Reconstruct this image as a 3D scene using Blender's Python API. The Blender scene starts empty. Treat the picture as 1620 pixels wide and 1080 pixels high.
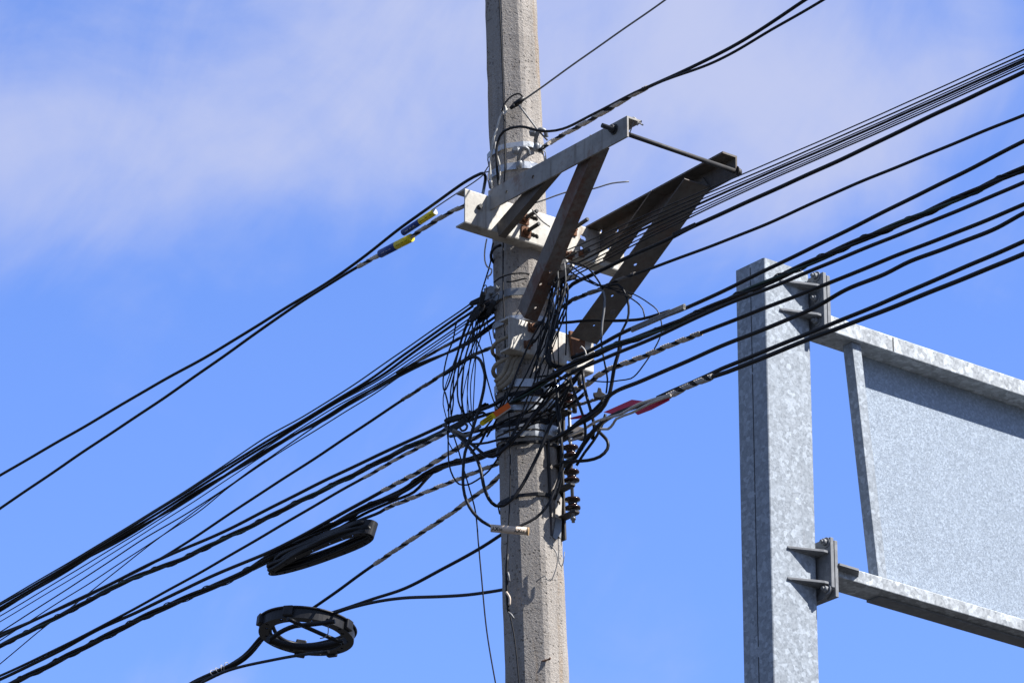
import bpy, bmesh, math, random
from mathutils import Vector, Matrix, noise

random.seed(7)
SC = bpy.context.scene
COL = SC.collection
R = math.radians

# ---------------------------------------------------------------- camera
PITCH = R(23.0)
FPX = 7500.0                      # focal length in photograph pixels (1620 wide)
DIST = 17.045
TGT = Vector((0, 0, 8.26))
FWD = Vector((0, math.cos(PITCH), math.sin(PITCH)))
UPV = Vector((0, -math.sin(PITCH), math.cos(PITCH)))
RGT = Vector((1, 0, 0))
CAM = TGT - FWD * DIST
cd = bpy.data.cameras.new('camera')
cam = bpy.data.objects.new('camera', cd)
COL.objects.link(cam)
cam.location = CAM
cam.rotation_euler = (math.pi / 2 + PITCH, 0, 0)
cd.sensor_width = 36.0
cd.sensor_fit = 'HORIZONTAL'
cd.lens = FPX / 1620 * 36
cd.clip_start = 0.1
cd.clip_end = 5000
SC.camera = cam

# ---------------------------------------------------------------- light
SUN_H = Vector((0.956, -0.292, 0)).normalized()
SUN_EL = R(47)
SDIR = SUN_H * math.cos(SUN_EL) + Vector((0, 0, math.sin(SUN_EL)))
sl = bpy.data.lights.new('sun', 'SUN')
sl.energy = 5.0
sl.angle = R(0.5)
sl.color = (1.0, 0.97, 0.93)
sun = bpy.data.objects.new('sun', sl)
sun.rotation_euler = SDIR.to_track_quat('Z', 'Y').to_euler()
sun.location = (0, 0, 30)
COL.objects.link(sun)
SC.view_settings.view_transform = 'Standard'
SC.view_settings.look = 'None'
SC.view_settings.exposure = 0.7
SC.view_settings.gamma = 1.0
SC.view_settings.use_curve_mapping = False
SC.cycles.max_bounces = 6


class NT:
    """small helper to write node trees"""
    def __init__(s, nt):
        s.t = nt
        nt.nodes.clear()

    def n(s, typ, ins=None, **kw):
        nd = s.t.nodes.new(typ)
        for k, v in kw.items():
            setattr(nd, k, v)
        for k, v in (ins or {}).items():
            if isinstance(v, bpy.types.NodeSocket):
                s.t.links.new(v, nd.inputs[k])
            elif isinstance(v, bpy.types.Node):
                s.t.links.new(v.outputs[0], nd.inputs[k])
            else:
                nd.inputs[k].default_value = v
        return nd

    def m(s, op, a, b=0.0, c=0.0, clamp=False):
        nd = s.n('ShaderNodeMath', {0: a, 1: b, 2: c}, operation=op)
        nd.use_clamp = clamp
        return nd.outputs[0]

    def mix(s, f, a, b, blend='MIX'):
        nd = s.n('ShaderNodeMix', data_type='RGBA', blend_type=blend)
        for i, v in ((0, f), (6, a), (7, b)):
            if isinstance(v, bpy.types.NodeSocket):
                s.t.links.new(v, nd.inputs[i])
            else:
                nd.inputs[i].default_value = v if i == 0 or len(v) == 4 else (*v, 1)
        return nd.outputs[2]

    def ramp(s, f, lo, hi):
        nd = s.n('ShaderNodeMapRange', {0: f, 1: lo, 2: hi, 3: 0.0, 4: 1.0}, interpolation_type='SMOOTHSTEP')
        return nd.outputs[0]


# ---------------------------------------------------------------- sky
w = bpy.data.worlds.new('World')
SC.world = w
w.use_nodes = True
t = NT(w.node_tree)
sky = t.n('ShaderNodeTexSky', sky_type='NISHITA')
sky.sun_disc = False
sky.sun_elevation = SUN_EL
sky.sun_rotation = math.atan2(SUN_H.x, SUN_H.y)
sky.altitude = 1800
sky.air_density = 1.0
sky.dust_density = 0.3
sky.ozone_density = 3.0
tc = t.n('ShaderNodeTexCoord')
sep = t.n('ShaderNodeSeparateXYZ', {0: tc.outputs['Generated']})
yy = t.m('MAXIMUM', sep.outputs[1], 0.05)
az = t.m('DIVIDE', sep.outputs[0], yy)          # tangent of the azimuth
el = t.m('DIVIDE', sep.outputs[2], yy)          # tangent of the elevation


def ae(px, py):
    d = RGT * ((px - 810) / FPX) + UPV * ((540 - py) / FPX) + FWD
    return d.x / d.y, d.z / d.y


uv = t.n('ShaderNodeCombineXYZ', {0: az, 1: el, 2: 0.0})
rot0 = t.n('ShaderNodeMapping', {0: uv.outputs[0], 'Rotation': (0, 0, R(-62))})
rot = t.n('ShaderNodeMapping', {0: rot0.outputs[0], 'Location': (1.3, .4, 0), 'Scale': (11, 24, 1)})
n1 = t.n('ShaderNodeTexNoise', {'Vector': rot.outputs[0], 'Scale': 1.0, 'Detail': 8.0, 'Roughness': 0.56, 'Distortion': 0.5})
uv2 = t.n('ShaderNodeMapping', {0: uv.outputs[0], 'Location': (3.1, 1.7, 0.0), 'Scale': (14, 16, 1)})
n2 = t.n('ShaderNodeTexNoise', {'Vector': uv2.outputs[0], 'Scale': 1.0, 'Detail': 9.0, 'Roughness': 0.55, 'Distortion': 0.7})
acc = None


def blob(px, py, rx, ry, amp, ang=0.0):
    """a soft bank of cloud in one direction of the sky"""
    global acc
    a0, e0 = ae(px, py)
    dx = t.m('SUBTRACT', az, a0)
    dy = t.m('SUBTRACT', el, e0)
    c, s_ = math.cos(R(ang)), math.sin(R(ang))
    X = t.m('ADD', t.m('MULTIPLY', dx, c), t.m('MULTIPLY', dy, s_))
    Y = t.m('SUBTRACT', t.m('MULTIPLY', dy, c), t.m('MULTIPLY', dx, s_))
    X = t.m('DIVIDE', X, rx / 6900)
    Y = t.m('DIVIDE', Y, ry / 6350)
    q = t.m('ADD', t.m('MULTIPLY', X, X), t.m('MULTIPLY', Y, Y))
    g = t.m('MULTIPLY', t.m('EXPONENT', t.m('MULTIPLY', q, -1.0)), amp)
    acc = g if acc is None else t.m('ADD', acc, g)


for b in [(-40, 240, 330, 190, .55, 0), (330, 110, 420, 240, .44, 12), (640, 110, 260, 210, .40, 20), (470, 250, 260, 110, .22, 0), (1040, 60, 300, 300, .95, 30),
          (1330, 250, 290, 150, .55, 24), (1570, 330, 160, 90, .22, 20), (1480, 60, 200, 130, .32, 40), (1570, 130, 130, 110, .38, 50), (300, 1130, 260, 80, .35, 0),
          (1150, -250, 900, 200, .7, 0), (100, -250, 900, 200, .7, 0)]:
    blob(*b)
dens = t.m('ADD', acc, t.m('MULTIPLY', t.m('SUBTRACT', n1.outputs[0], 0.5), 1.15))
dens = t.m('ADD', dens, t.m('MULTIPLY', t.m('SUBTRACT', n2.outputs[0], 0.5), 1.05))
cl = t.ramp(dens, 0.04, 1.12)
# outside the view the sky fades to an invented blue-grey that sets the ambient light
skyc = t.mix(1.0, sky.outputs[0], (1.17, 1.32, 1.85), 'MULTIPLY')
cloudc = (3.4, 3.75, 5.4)
colr = t.mix(t.m('MULTIPLY', cl, 0.95), skyc, cloudc)
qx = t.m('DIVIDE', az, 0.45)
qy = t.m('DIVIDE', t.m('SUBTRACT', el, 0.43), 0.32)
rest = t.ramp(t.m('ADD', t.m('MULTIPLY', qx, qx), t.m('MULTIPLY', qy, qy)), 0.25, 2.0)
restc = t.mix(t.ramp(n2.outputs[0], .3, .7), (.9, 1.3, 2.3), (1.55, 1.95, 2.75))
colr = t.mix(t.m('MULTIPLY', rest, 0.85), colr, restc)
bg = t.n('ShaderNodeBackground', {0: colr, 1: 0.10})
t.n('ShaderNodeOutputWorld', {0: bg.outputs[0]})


# ---------------------------------------------------------------- geometry helpers
def ray(px, py):
    return RGT * ((px - 810) / FPX) + UPV * ((540 - py) / FPX) + FWD


def onplane(px, py, n, c):
    d = ray(px, py)
    return CAM + d * ((c - CAM.dot(n)) / d.dot(n))


AU = R(52.5)
U = Vector((math.sin(AU), math.cos(AU), 0))          # along the crossarms
V = Vector((math.cos(AU), -math.sin(AU), 0))         # along the street, towards the camera
Z = Vector((0, 0, 1))
EY = Vector((0, 1, 0))


def onY(px, py, Y): return onplane(px, py, EY, Y)
def onU(px, py, k): return onplane(px, py, U, k)
def onV(px, py, k): return onplane(px, py, V, k)
def W(u, v, z): return U * u + V * v + Z * z
def mpp(p): return (p - CAM).dot(FWD) / FPX           # metres in one photograph pixel


class MB:
    def __init__(s):
        s.v, s.f, s.sm, s.mi = [], [], [], []

    def add(s, vs, fs, smooth=False, mi=0):
        o = len(s.v)
        s.v += [Vector(p) for p in vs]
        for f in fs:
            s.f.append([i + o for i in f])
            s.sm.append(smooth)
            s.mi.append(mi)

    def extrude(s, sec, p0, p1, ax, ay, mi=0, smooth=False):
        """closed 2D section swept straight from p0 to p1"""
        n = len(sec)
        vs = [p0 + ax * a + ay * b for a, b in sec] + [p1 + ax * a + ay * b for a, b in sec]
        fs = [[i, (i + 1) % n, n + (i + 1) % n, n + i] for i in range(n)]
        o = len(s.v)
        s.add(vs, fs, smooth, mi)
        s.add([], [], False)
        s.f += [[o + i for i in range(n)][::-1], [o + n + i for i in range(n)]]
        s.sm += [False, False]
        s.mi += [mi, mi]

    def box(s, c, ax, ay, az_, mi=0):
        """c centre, half-axis vectors"""
        vs = [c + ax * i + ay * j + az_ * k for i in (-1, 1) for j in (-1, 1) for k in (-1, 1)]
        s.add(vs, [[0, 1, 3, 2], [4, 6, 7, 5], [0, 4, 5, 1], [2, 3, 7, 6], [0, 2, 6, 4], [1, 5, 7, 3]], False, mi)

    def rod(s, p0, p1, r0, r1=None, n=12, mi=0, smooth=True):
        r1 = r0 if r1 is None else r1
        d = (p1 - p0).normalized()
        a = d.orthogonal().normalized()
        b = d.cross(a)
        vs = []
        for p, r in ((p0, r0), (p1, r1)):
            for i in range(n):
                q = 2 * math.pi * i / n
                vs.append(p + a * (r * math.cos(q)) + b * (r * math.sin(q)))
        o = len(s.v)
        s.add(vs, [[i, (i + 1) % n, n + (i + 1) % n, n + i] for i in range(n)], smooth, mi)
        s.f += [[o + i for i in range(n)][::-1], [o + n + i for i in range(n)]]
        s.sm += [False, False]
        s.mi += [mi, mi]

    def lathe(s, prof, c, axis, n=20, mi=0):
        """prof: list of (radius, height along axis)"""
        axis = axis.normalized()
        a = axis.orthogonal().normalized()
        b = axis.cross(a)
        vs = []
        for r, h in prof:
            for i in range(n):
                q = 2 * math.pi * i / n
                vs.append(c + axis * h + a * (r * math.cos(q)) + b * (r * math.sin(q)))
        m = len(prof)
        fs = [[j * n + i, j * n + (i + 1) % n, (j + 1) * n + (i + 1) % n, (j + 1) * n + i] for j in range(m - 1) for i in range(n)]
        o = len(s.v)
        s.add(vs, fs, True, mi)
        s.f += [[o + i for i in range(n)][::-1], [o + (m - 1) * n + i for i in range(n)]]
        s.sm += [False, False]
        s.mi += [mi, mi]

    def tube(s, pts, rad, n=8, mi=0, closed=False):
        """round tube along 3D points; rad a number or list"""
        fr = frames(pts, closed)
        m = len(pts)
        vs = []
        for i, p in enumerate(pts):
            a, b = fr[i]
            r = rad[i] if isinstance(rad, (list, tuple)) else rad
            for j in range(n):
                q = 2 * math.pi * j / n
                vs.append(p + a * (r * math.cos(q)) + b * (r * math.sin(q)))
        rng = range(m) if closed else range(m - 1)
        fs = [[i * n + j, i * n + (j + 1) % n, ((i + 1) % m) * n + (j + 1) % n, ((i + 1) % m) * n + j] for i in rng for j in range(n)]
        o = len(s.v)
        s.add(vs, fs, True, mi)
        if not closed:
            s.f += [[o + j for j in range(n)][::-1], [o + (m - 1) * n + j for j in range(n)]]
            s.sm += [False, False]
            s.mi += [mi, mi]

    def build(s, name, mat, parent=None, bevel=0.0, holes=None):
        me = bpy.data.meshes.new(name)
        if parent is not None:
            org = Vector(parent['_org'])
        lo = Vector((min(p[i] for p in s.v) for i in range(3)))
        hi = Vector((max(p[i] for p in s.v) for i in range(3)))
        c = (lo + hi) / 2
        me.from_pydata([tuple(p - c) for p in s.v], [], s.f)
        me.polygons.foreach_set('use_smooth', s.sm)
        mats = mat if isinstance(mat, (list, tuple)) else [mat]
        for m in mats:
            me.materials.append(m)
        me.polygons.foreach_set('material_index', s.mi)
        bm = bmesh.new()
        bm.from_mesh(me)
        bmesh.ops.recalc_face_normals(bm, faces=bm.faces)
        if bevel > 0:
            es = [e for e in bm.edges if len(e.link_faces) == 2 and e.calc_face_angle(0) > 0.6]
            bmesh.ops.bevel(bm, geom=es, offset=bevel, segments=2, affect='EDGES', profile=0.5, clamp_overlap=True)
        bm.to_mesh(me)
        bm.free()
        ob = bpy.data.objects.new(name, me)
        COL.objects.link(ob)
        if parent is None:
            ob.location = c
        else:
            ob.parent = parent
            ob.location = c - org
        ob['_org'] = tuple(c)
        if holes:                                   # holes cut right through
            hb = bmesh.new()
            for p0, p1, r in holes:
                d = p1 - p0
                q = d.to_track_quat('Z', 'Y').to_matrix().to_4x4()
                bmesh.ops.create_cone(hb, cap_ends=True, segments=14, radius1=r, radius2=r, depth=d.length,
                                      matrix=Matrix.Translation((p0 + p1) / 2 - c) @ q)
            hm = bpy.data.meshes.new('cut')
            hb.to_mesh(hm)
            hb.free()
            ho = bpy.data.objects.new('cut', hm)
            COL.objects.link(ho)
            ho.location = c
            dummy = bpy.data.objects.new('cut2', me)
            COL.objects.link(dummy)
            dummy.location = c
            md = dummy.modifiers.new('b', 'BOOLEAN')
            md.object = ho
            md.operation = 'DIFFERENCE'
            md.solver = 'EXACT'
            md.use_self = True
            dg = bpy.context.evaluated_depsgraph_get()
            nm = bpy.data.meshes.new_from_object(dummy.evaluated_get(dg))
            nm.name = name
            ob.data = nm
            bpy.data.objects.remove(dummy)
            bpy.data.objects.remove(ho)
        return ob


def frames(pts, closed=False):
    m = len(pts)
    T = []
    for i in range(m):
        if closed:
            d = pts[(i + 1) % m] - pts[i - 1]
        else:
            d = pts[min(i + 1, m - 1)] - pts[max(i - 1, 0)]
        T.append(d.normalized() if d.length > 1e-9 else Vector((0, 0, 1)))
    a = Z.cross(T[0])
    a = a.normalized() if a.length > 1e-4 else Vector((1, 0, 0))
    out = []
    for i in range(m):
        a = (a - T[i] * a.dot(T[i]))
        a = a.normalized() if a.length > 1e-6 else T[i].orthogonal().normalized()
        out.append((a, T[i].cross(a)))
    return out


def tag(o, label, cat, group=None, kind=None):
    if label: o['label'] = label
    if cat: o['category'] = cat
    if group: o['group'] = group
    if kind: o['kind'] = kind
    return o


def empty(name, loc, label, cat, group=None):
    o = bpy.data.objects.new(name, None)
    o.empty_display_size = 0.1
    COL.objects.link(o)
    o.location = loc
    o['_org'] = tuple(loc)
    return tag(o, label, cat, group)


def catmull(P, step):
    """smooth curve through tuples of any size, spaced about step in the first two"""
    out = []
    n = len(P)
    if n == 2:
        L = math.hypot(P[1][0] - P[0][0], P[1][1] - P[0][1])
        k = max(2, int(L / step))
        return [tuple(a + (b - a) * i / k for a, b in zip(*P)) for i in range(k + 1)]
    for i in range(n - 1):
        p1, p2 = P[i], P[i + 1]
        p0 = P[i - 1] if i > 0 else tuple(2 * a - b for a, b in zip(p1, p2))
        p3 = P[i + 2] if i + 2 < n else tuple(2 * b - a for a, b in zip(p1, p2))
        L = math.hypot(p2[0] - p1[0], p2[1] - p1[1])
        d0 = max(1e-6, math.hypot(p1[0] - p0[0], p1[1] - p0[1])) ** .5
        d1 = max(1e-6, L) ** .5
        d2 = max(1e-6, math.hypot(p3[0] - p2[0], p3[1] - p2[1])) ** .5
        k = max(2, int(L / step))
        for j in range(k):
            s = j / k
            q = []
            for c in range(len(p1)):
                m1 = ((p1[c] - p0[c]) / d0 - (p2[c] - p0[c]) / (d0 + d1) + (p2[c] - p1[c]) / d1) * d1
                m2 = ((p2[c] - p1[c]) / d1 - (p3[c] - p1[c]) / (d1 + d2) + (p3[c] - p2[c]) / d2) * d1
                s2, s3 = s * s, s * s * s
                q.append((2 * s3 - 3 * s2 + 1) * p1[c] + (s3 - 2 * s2 + s) * m1 + (-2 * s3 + 3 * s2) * p2[c] + (s3 - s2) * m2)
            out.append(tuple(q))
    out.append(P[-1])
    return out


# ---------------------------------------------------------------- materials
MATS = {}


def new_mat(name):
    m = bpy.data.materials.new(name)
    m.use_nodes = True
    MATS[name] = m
    return NT(m.node_tree)


def finish(t, col, rough=0.5, metal=0.0, bump=None, bstr=0.3, bdist=0.002, spec=0.5):
    ins = {'Base Color': col if isinstance(col, bpy.types.NodeSocket) or len(col) == 4 else (*col, 1), 'Roughness': rough, 'Metallic': metal,
           'Specular IOR Level': spec}
    if bump is not None:
        b = t.n('ShaderNodeBump', {'Height': bump, 'Strength': bstr, 'Distance': bdist})
        ins['Normal'] = b.outputs[0]
    p = t.n('ShaderNodeBsdfPrincipled', ins)
    t.n('ShaderNodeOutputMaterial', {0: p.outputs[0]})


def wpos(t, scale=(1, 1, 1), loc=(0, 0, 0)):
    g = t.n('ShaderNodeNewGeometry')
    return t.n('ShaderNodeMapping', {0: g.outputs['Position'], 'Scale': scale, 'Location': loc}).outputs[0]


def noi(t, vec, scale, detail=4.0, rough=0.55, dist=0.0):
    return t.n('ShaderNodeTexNoise', {'Vector': vec, 'Scale': scale, 'Detail': detail, 'Roughness': rough, 'Distortion': dist}).outputs[0]


# weathered cast concrete: blotches, vertical streaks, pits, short horizontal cracks
t = new_mat('concrete')
p = wpos(t)
big = noi(t, p, 3.0, 5)
streak = noi(t, wpos(t, (28, 28, 1.1)), 1.0, 4)
fine = noi(t, p, 110, 4, 0.7)
grain = noi(t, p, 320, 2, 0.8)
c = t.mix(t.ramp(big, .3, .7), (.36, .323, .288), (.545, .495, .443))
c = t.mix(t.m('MULTIPLY', t.ramp(streak, .48, .68), .6), c, (.235, .21, .19))
c = t.mix(t.m('MULTIPLY', t.ramp(noi(t, wpos(t, (18, 18, 1.6), (4, 2, 1)), 1.0, 3), .55, .70), .6), c, (.37, .25, .14))
c = t.mix(t.m('MULTIPLY', t.ramp(fine, .40, .66), .55), c, (.52, .495, .465))
c = t.mix(t.m('MULTIPLY', t.ramp(grain, .35, .75), .45), c, (.2, .18, .15))
vo = t.n('ShaderNodeTexVoronoi', {'Vector': p, 'Scale': 58.0, 'Randomness': 1.0})
pits = t.m('MULTIPLY', t.ramp(t.m('SUBTRACT', 1.0, vo.outputs['Distance']), .74, .86), t.ramp(noi(t, p, 13, 2), .40, .56))
c = t.mix(t.m('MULTIPLY', pits, .42), c, (.07, .06, .05))
crack = t.ramp(noi(t, wpos(t, (9, 9, 75)), 1.0, 3, .5), .69, .73)
crack = t.m('MULTIPLY', crack, t.ramp(noi(t, p, 7, 2), .45, .6))
c = t.mix(t.m('MULTIPLY', crack, .75), c, (.06, .05, .045))
h = t.m('SUBTRACT', t.m('ADD', t.m('MULTIPLY', fine, .8), t.m('MULTIPLY', grain, .35)), t.m('MULTIPLY', t.m('ADD', pits, crack), .8))
finish(t, c, .92, 0, h, .9, .008, .25)


# hot-dip galvanised steel with spangle
def galv(name, scale, tone, rough, metal, contrast=.5, stretch=(1, 1, 1), stain=.35):
    t = new_mat(name)
    p = wpos(t, stretch)
    dn = t.n('ShaderNodeTexNoise', {'Vector': p, 'Scale': scale * .9, 'Detail': 3.0})
    sv = t.n('ShaderNodeVectorMath', {0: dn.outputs[1], 'Scale': .5 / scale}, operation='SCALE')
    av = t.n('ShaderNodeVectorMath', {0: p, 1: sv.outputs[0]}, operation='ADD')
    a = t.n('ShaderNodeTexVoronoi', {'Vector': av.outputs[0], 'Scale': scale})
    b = t.n('ShaderNodeTexVoronoi', {'Vector': av.outputs[0], 'Scale': scale * 2.3})
    sa = t.n('ShaderNodeSeparateColor', {0: a.outputs['Color']}).outputs[0]
    sb = t.n('ShaderNodeSeparateColor', {0: b.outputs['Color']}).outputs[0]
    k = t.m('ADD', t.m('MULTIPLY', t.m('MULTIPLY', sa, sa), .65), t.m('MULTIPLY', sb, .35))
    lo = tuple(x * (1 - .45 * contrast) for x in tone)
    hi = tuple(min(.9, x * (1 + .5 * contrast)) for x in tone)
    c = t.mix(k, lo, hi)
    c = t.mix(t.m('MULTIPLY', t.ramp(noi(t, wpos(t, (3, 3, 1)), 1.6, 5), .42, .72), stain), c, tuple(x * .72 for x in tone))
    c = t.mix(t.m('MULTIPLY', t.ramp(noi(t, wpos(t, (24, 24, 2)), 1., 4), .6, .78), stain * .7), c, (.22, .2, .19))
    rr = t.m('ADD', rough - .08, t.m('MULTIPLY', sb, .2))
    finish(t, c, rr, metal, t.m('ADD', t.m('MULTIPLY', k, .5), noi(t, p, scale * 4, 3)), .12, .001, .3)


galv('galv_post', 50, (.345, .385, .43), .50, .16, .75, stain=.3)
galv('galv_beam', 36, (.44, .47, .495), .50, .16, .85, stain=.14)
galv('galv_panel', 105, (.355, .41, .475), .40, .34, .55, stain=.16)
galv('galv_plate', 40, (.24, .25, .265), .6, .12, .4, stain=.2)
galv('band_steel', 25, (.50, .53, .57), .30, .55, .12, stain=.2)
galv('cast_zinc', 60, (.27, .28, .29), .42, .5, .2)
galv('wire_grey', 200, (.22, .22, .22), .5, .3, .3)


# old galvanised crossarm steel: pale with dirt runs and rust at the edges
def oldsteel(name, base, dirt, rust, rust_amt, rough=.62, metal=.15, lo=.5, hi=.72):
    t = new_mat(name)
    p = wpos(t)
    n1 = noi(t, p, 9, 6, .6)
    n2 = noi(t, wpos(t, (30, 30, 4)), 1., 5, .6)
    n3 = noi(t, p, 70, 4, .65)
    c = t.mix(t.ramp(n1, .35, .7), base, tuple(x * .72 for x in base))
    c = t.mix(t.m('MULTIPLY', t.ramp(n2, .5, .7), .7), c, dirt)
    r = t.ramp(t.m('ADD', t.m('MULTIPLY', noi(t, p, 6, 5, .65), .75), t.m('MULTIPLY', n3, .25)), lo, hi)
    c = t.mix(t.m('MULTIPLY', r, rust_amt), c, rust)
    c = t.mix(t.m('MULTIPLY', t.ramp(n3, .5, .8), .35), c, tuple(x * .45 for x in base))
    finish(t, c, t.m('ADD', rough - .1, t.m('MULTIPLY', n3, .25)), metal, n3, .25, .002)


oldsteel('channel_steel', (.60, .575, .52), (.30, .255, .20), (.27, .13, .05), .55)
oldsteel('arm_steel', (.40, .385, .355), (.17, .145, .115), (.22, .09, .03), .8)
oldsteel('dark_arm_steel', (.14, .127, .115), (.085, .07, .058), (.13, .055, .025), .7)
oldsteel('strut_steel', (.215, .19, .17), (.12, .095, .078), (.17, .075, .042), .85, lo=.46, hi=.62)
oldsteel('rusty_steel', (.19, .09, .05), (.09, .045, .03), (.28, .10, .04), .8, rough=.85, metal=0)
oldsteel('dark_steel', (.055, .055, .058), (.03, .027, .025), (.10, .055, .035), .5)


def plain(name, col, rough=.5, var=.25, scale=60, bstr=.1, spec=.5, metal=0.):
    t = new_mat(name)
    p = wpos(t)
    n1 = noi(t, p, scale, 4)
    n2 = noi(t, p, scale * .13, 3)
    k = t.m('ADD', t.m('MULTIPLY', n1, .5), t.m('MULTIPLY', n2, .5))
    c = t.mix(t.ramp(k, .3, .7), tuple(x * (1 - var) for x in col), tuple(min(1, x * (1 + var)) for x in col))
    finish(t, c, t.m('ADD', rough - .08, t.m('MULTIPLY', n1, .16)), metal, n1, bstr, .001, spec)


plain('black_sheath', (.009, .009, .011), .45, .4, 40, spec=.3)
plain('dusty_sheath', (.022, .020, .020), .6, .5, 30, spec=.3)
plain('green_sheath', (.008, .035, .026), .45, .3, 40)
plain('black_plastic', (.010, .010, .012), .4, .3, 60, spec=.35)
plain('snow_plastic', (.020, .020, .023), .42, .4, 25, spec=.35)
plain('grip_tan', (.52, .455, .375), .6, .35, 45, .3)
plain('grip_pale', (.52, .48, .43), .6, .3, 45, .3)
plain('grip_dark', (.17, .15, .13), .65, .4, 45, .3)
plain('rope', (.33, .28, .21), .95, .3, 130, .6, .2)
plain('white_cord', (.62, .59, .53), .7, .25, 80)
plain('tie_wire', (.50, .47, .42), .5, .3, 80)
plain('yellow_plastic', (.90, .70, .015), .42, .06, 30, .04)
plain('blue_plastic', (.015, .055, .26), .42, .12, 30, .04)
plain('orange_plastic', (.9, .17, .03), .45, .08, 30, .04)
plain('crimson_plastic', (.62, .012, .075), .45, .12, 30, .04)
plain('tag_cream', (.70, .57, .45), .5, .08, 60, .05)
plain('tag_end', (.42, .27, .13), .6, .15, 60, .05)
plain('ink', (.012, .012, .012), .6, .1)
plain('white_plastic', (.72, .72, .70), .5, .08)
plain('brown_porcelain', (.030, .014, .011), .16, .3, 20, .02)
plain('teal_tape', (.03, .16, .22), .5, .2)
t = new_mat('ground')
p = wpos(t)
c = t.mix(t.ramp(noi(t, p, .6, 6), .35, .65), (.022, .023, .025), (.032, .031, .03))
finish(t, c, .95, 0, noi(t, p, 40, 4), .4, .01)
M = MATS

# ---------------------------------------------------------------- ground
g = MB()
g.add([(-900, -900, 0), (900, -900, 0), (900, 900, 0), (-900, 900, 0)], [[0, 1, 2, 3]])
o = g.build('ground', M['ground'])
o['kind'] = 'structure'

# ================================================================ concrete pole
A0, A1 = onY(808, 0, 0), onY(850, 1080, 0)
H0, H1 = 40.2 * mpp(A0), 49.6 * mpp(A1)


def pax(z):
    q = (z - A1.z) / (A0.z - A1.z)
    return A1 + (A0 - A1) * q, H1 + (H0 - H1) * q


def pole_ring(z, off=0.0, ch=0.010, tilt=0.0):
    c, ap = pax(z)
    r = (ap + off) / math.cos(R(22.5))
    P = []
    for k in range(8):
        a = R(22.5 + 45 * k - 4)
        P.append(Vector((c.x + r * math.cos(a), c.y + r * math.sin(a), z)))
    out = []
    for k in range(8):
        q = P[k]
        for nb in (P[k - 1], P[(k + 1) % 8]):
            v = q + (nb - q).normalized() * ch
            out.append(v + Vector((0, 0, tilt * (v.x - c.x))))
    return out


def ring_band(name, z0, z1, mat, parent, off=0.004, th=0.003, tilt=0.0, ch=0.013):
    b = MB()
    rs = [pole_ring(z0, off, ch, tilt), pole_ring(z0, off + th, ch, tilt), pole_ring(z1, off + th, ch, tilt), pole_ring(z1, off, ch, tilt)]
    vs = [p for r in rs for p in r]
    fs = []
    for j in range(4):
        for i in range(16):
            k = (j + 1) % 4
            fs.append([j * 16 + i, j * 16 + (i + 1) % 16, k * 16 + (i + 1) % 16, k * 16 + i])
    b.add(vs, fs)
    return b.build(name, mat, parent)


def zf(py, px=835): return onY(px, py, -0.105).z


pole = empty('concrete_pole', pax(0)[0], 'tall octagonal grey concrete utility pole carrying the steel crossarms', 'utility pole')
b = MB()
nz = 210
rows = []
for i in range(nz + 1):
    z = 11.6 * i / nz
    rows.append(pole_ring(z, 0))
vs = []
for r in rows:
    for j, p in enumerate(r):
        c = pax(p.z)[0]
        d = Vector((p.x - c.x, p.y - c.y, 0)).normalized()
        vs.append(p + d * (0.0018 * noise.noise(p * 9) + 0.0022 * noise.noise(p * 31) - 0.006 * max(0, noise.noise(p * 17 + Vector((3, 1, 5))) - .35)))
fs = [[i * 16 + j, i * 16 + (j + 1) % 16, (i + 1) * 16 + (j + 1) % 16, (i + 1) * 16 + j] for i in range(nz) for j in range(16)]
fs += [list(range(16))[::-1], [nz * 16 + j for j in range(16)]]
b.add(vs, fs)
b.build('shaft', M['concrete'], pole)

# steel bands round the pole: (centre row in the photo, height in px, material, tilt)
for py, hp, mt, tl, of in [(229, 8, 'band_steel', .10, .006), (262, 11, 'band_steel', .10, .006), (503, 9, 'band_steel', .05, .006),
                           (606, 12, 'band_steel', -.03, .006), (632, 8, 'band_steel', -.03, .007), (645, 8, 'band_steel', -.03, .005),
                           (675, 8, 'band_steel', 0.0, .007), (686, 8, 'band_steel', 0.0, .005)]:
    z = zf(py)
    h = hp * 0.0025 / 2
    ring_band('steel_band', z - h, z + h, M[mt], pole, of, .003, tl)
for py, hp, tl in [(622, 8, .10), (665, 7, .05), (700, 4, .06), (783, 5, .07)]:
    z = zf(py)
    h = hp * 0.0025 / 2
    o = ring_band('strap', z - h, z + h, M['black_sheath'], pole, .005, .004, tl)
    o['label'] = 'black strap tied round the pole'
# clasps where the lower bands are closed, on the sunny right facet
for py in (612, 638, 680):
    z = zf(py)
    c, ap = pax(z)
    d = Vector((math.cos(R(-42)), math.sin(R(-42)), 0))
    s_ = Z.cross(d)
    k = MB()
    base = c + d * (ap + .018)
    k.extrude([(-.030, -.022), (.030, -.022), (.034, 0), (.030, .024), (-.030, .024), (-.034, 0)], base - d * .012, base + d * .010, s_, Z)
    k.rod(base + d * .008, base + d * .035, .008)
    k.build('band_clasp', M['band_steel'], pole, bevel=.003)
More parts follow.
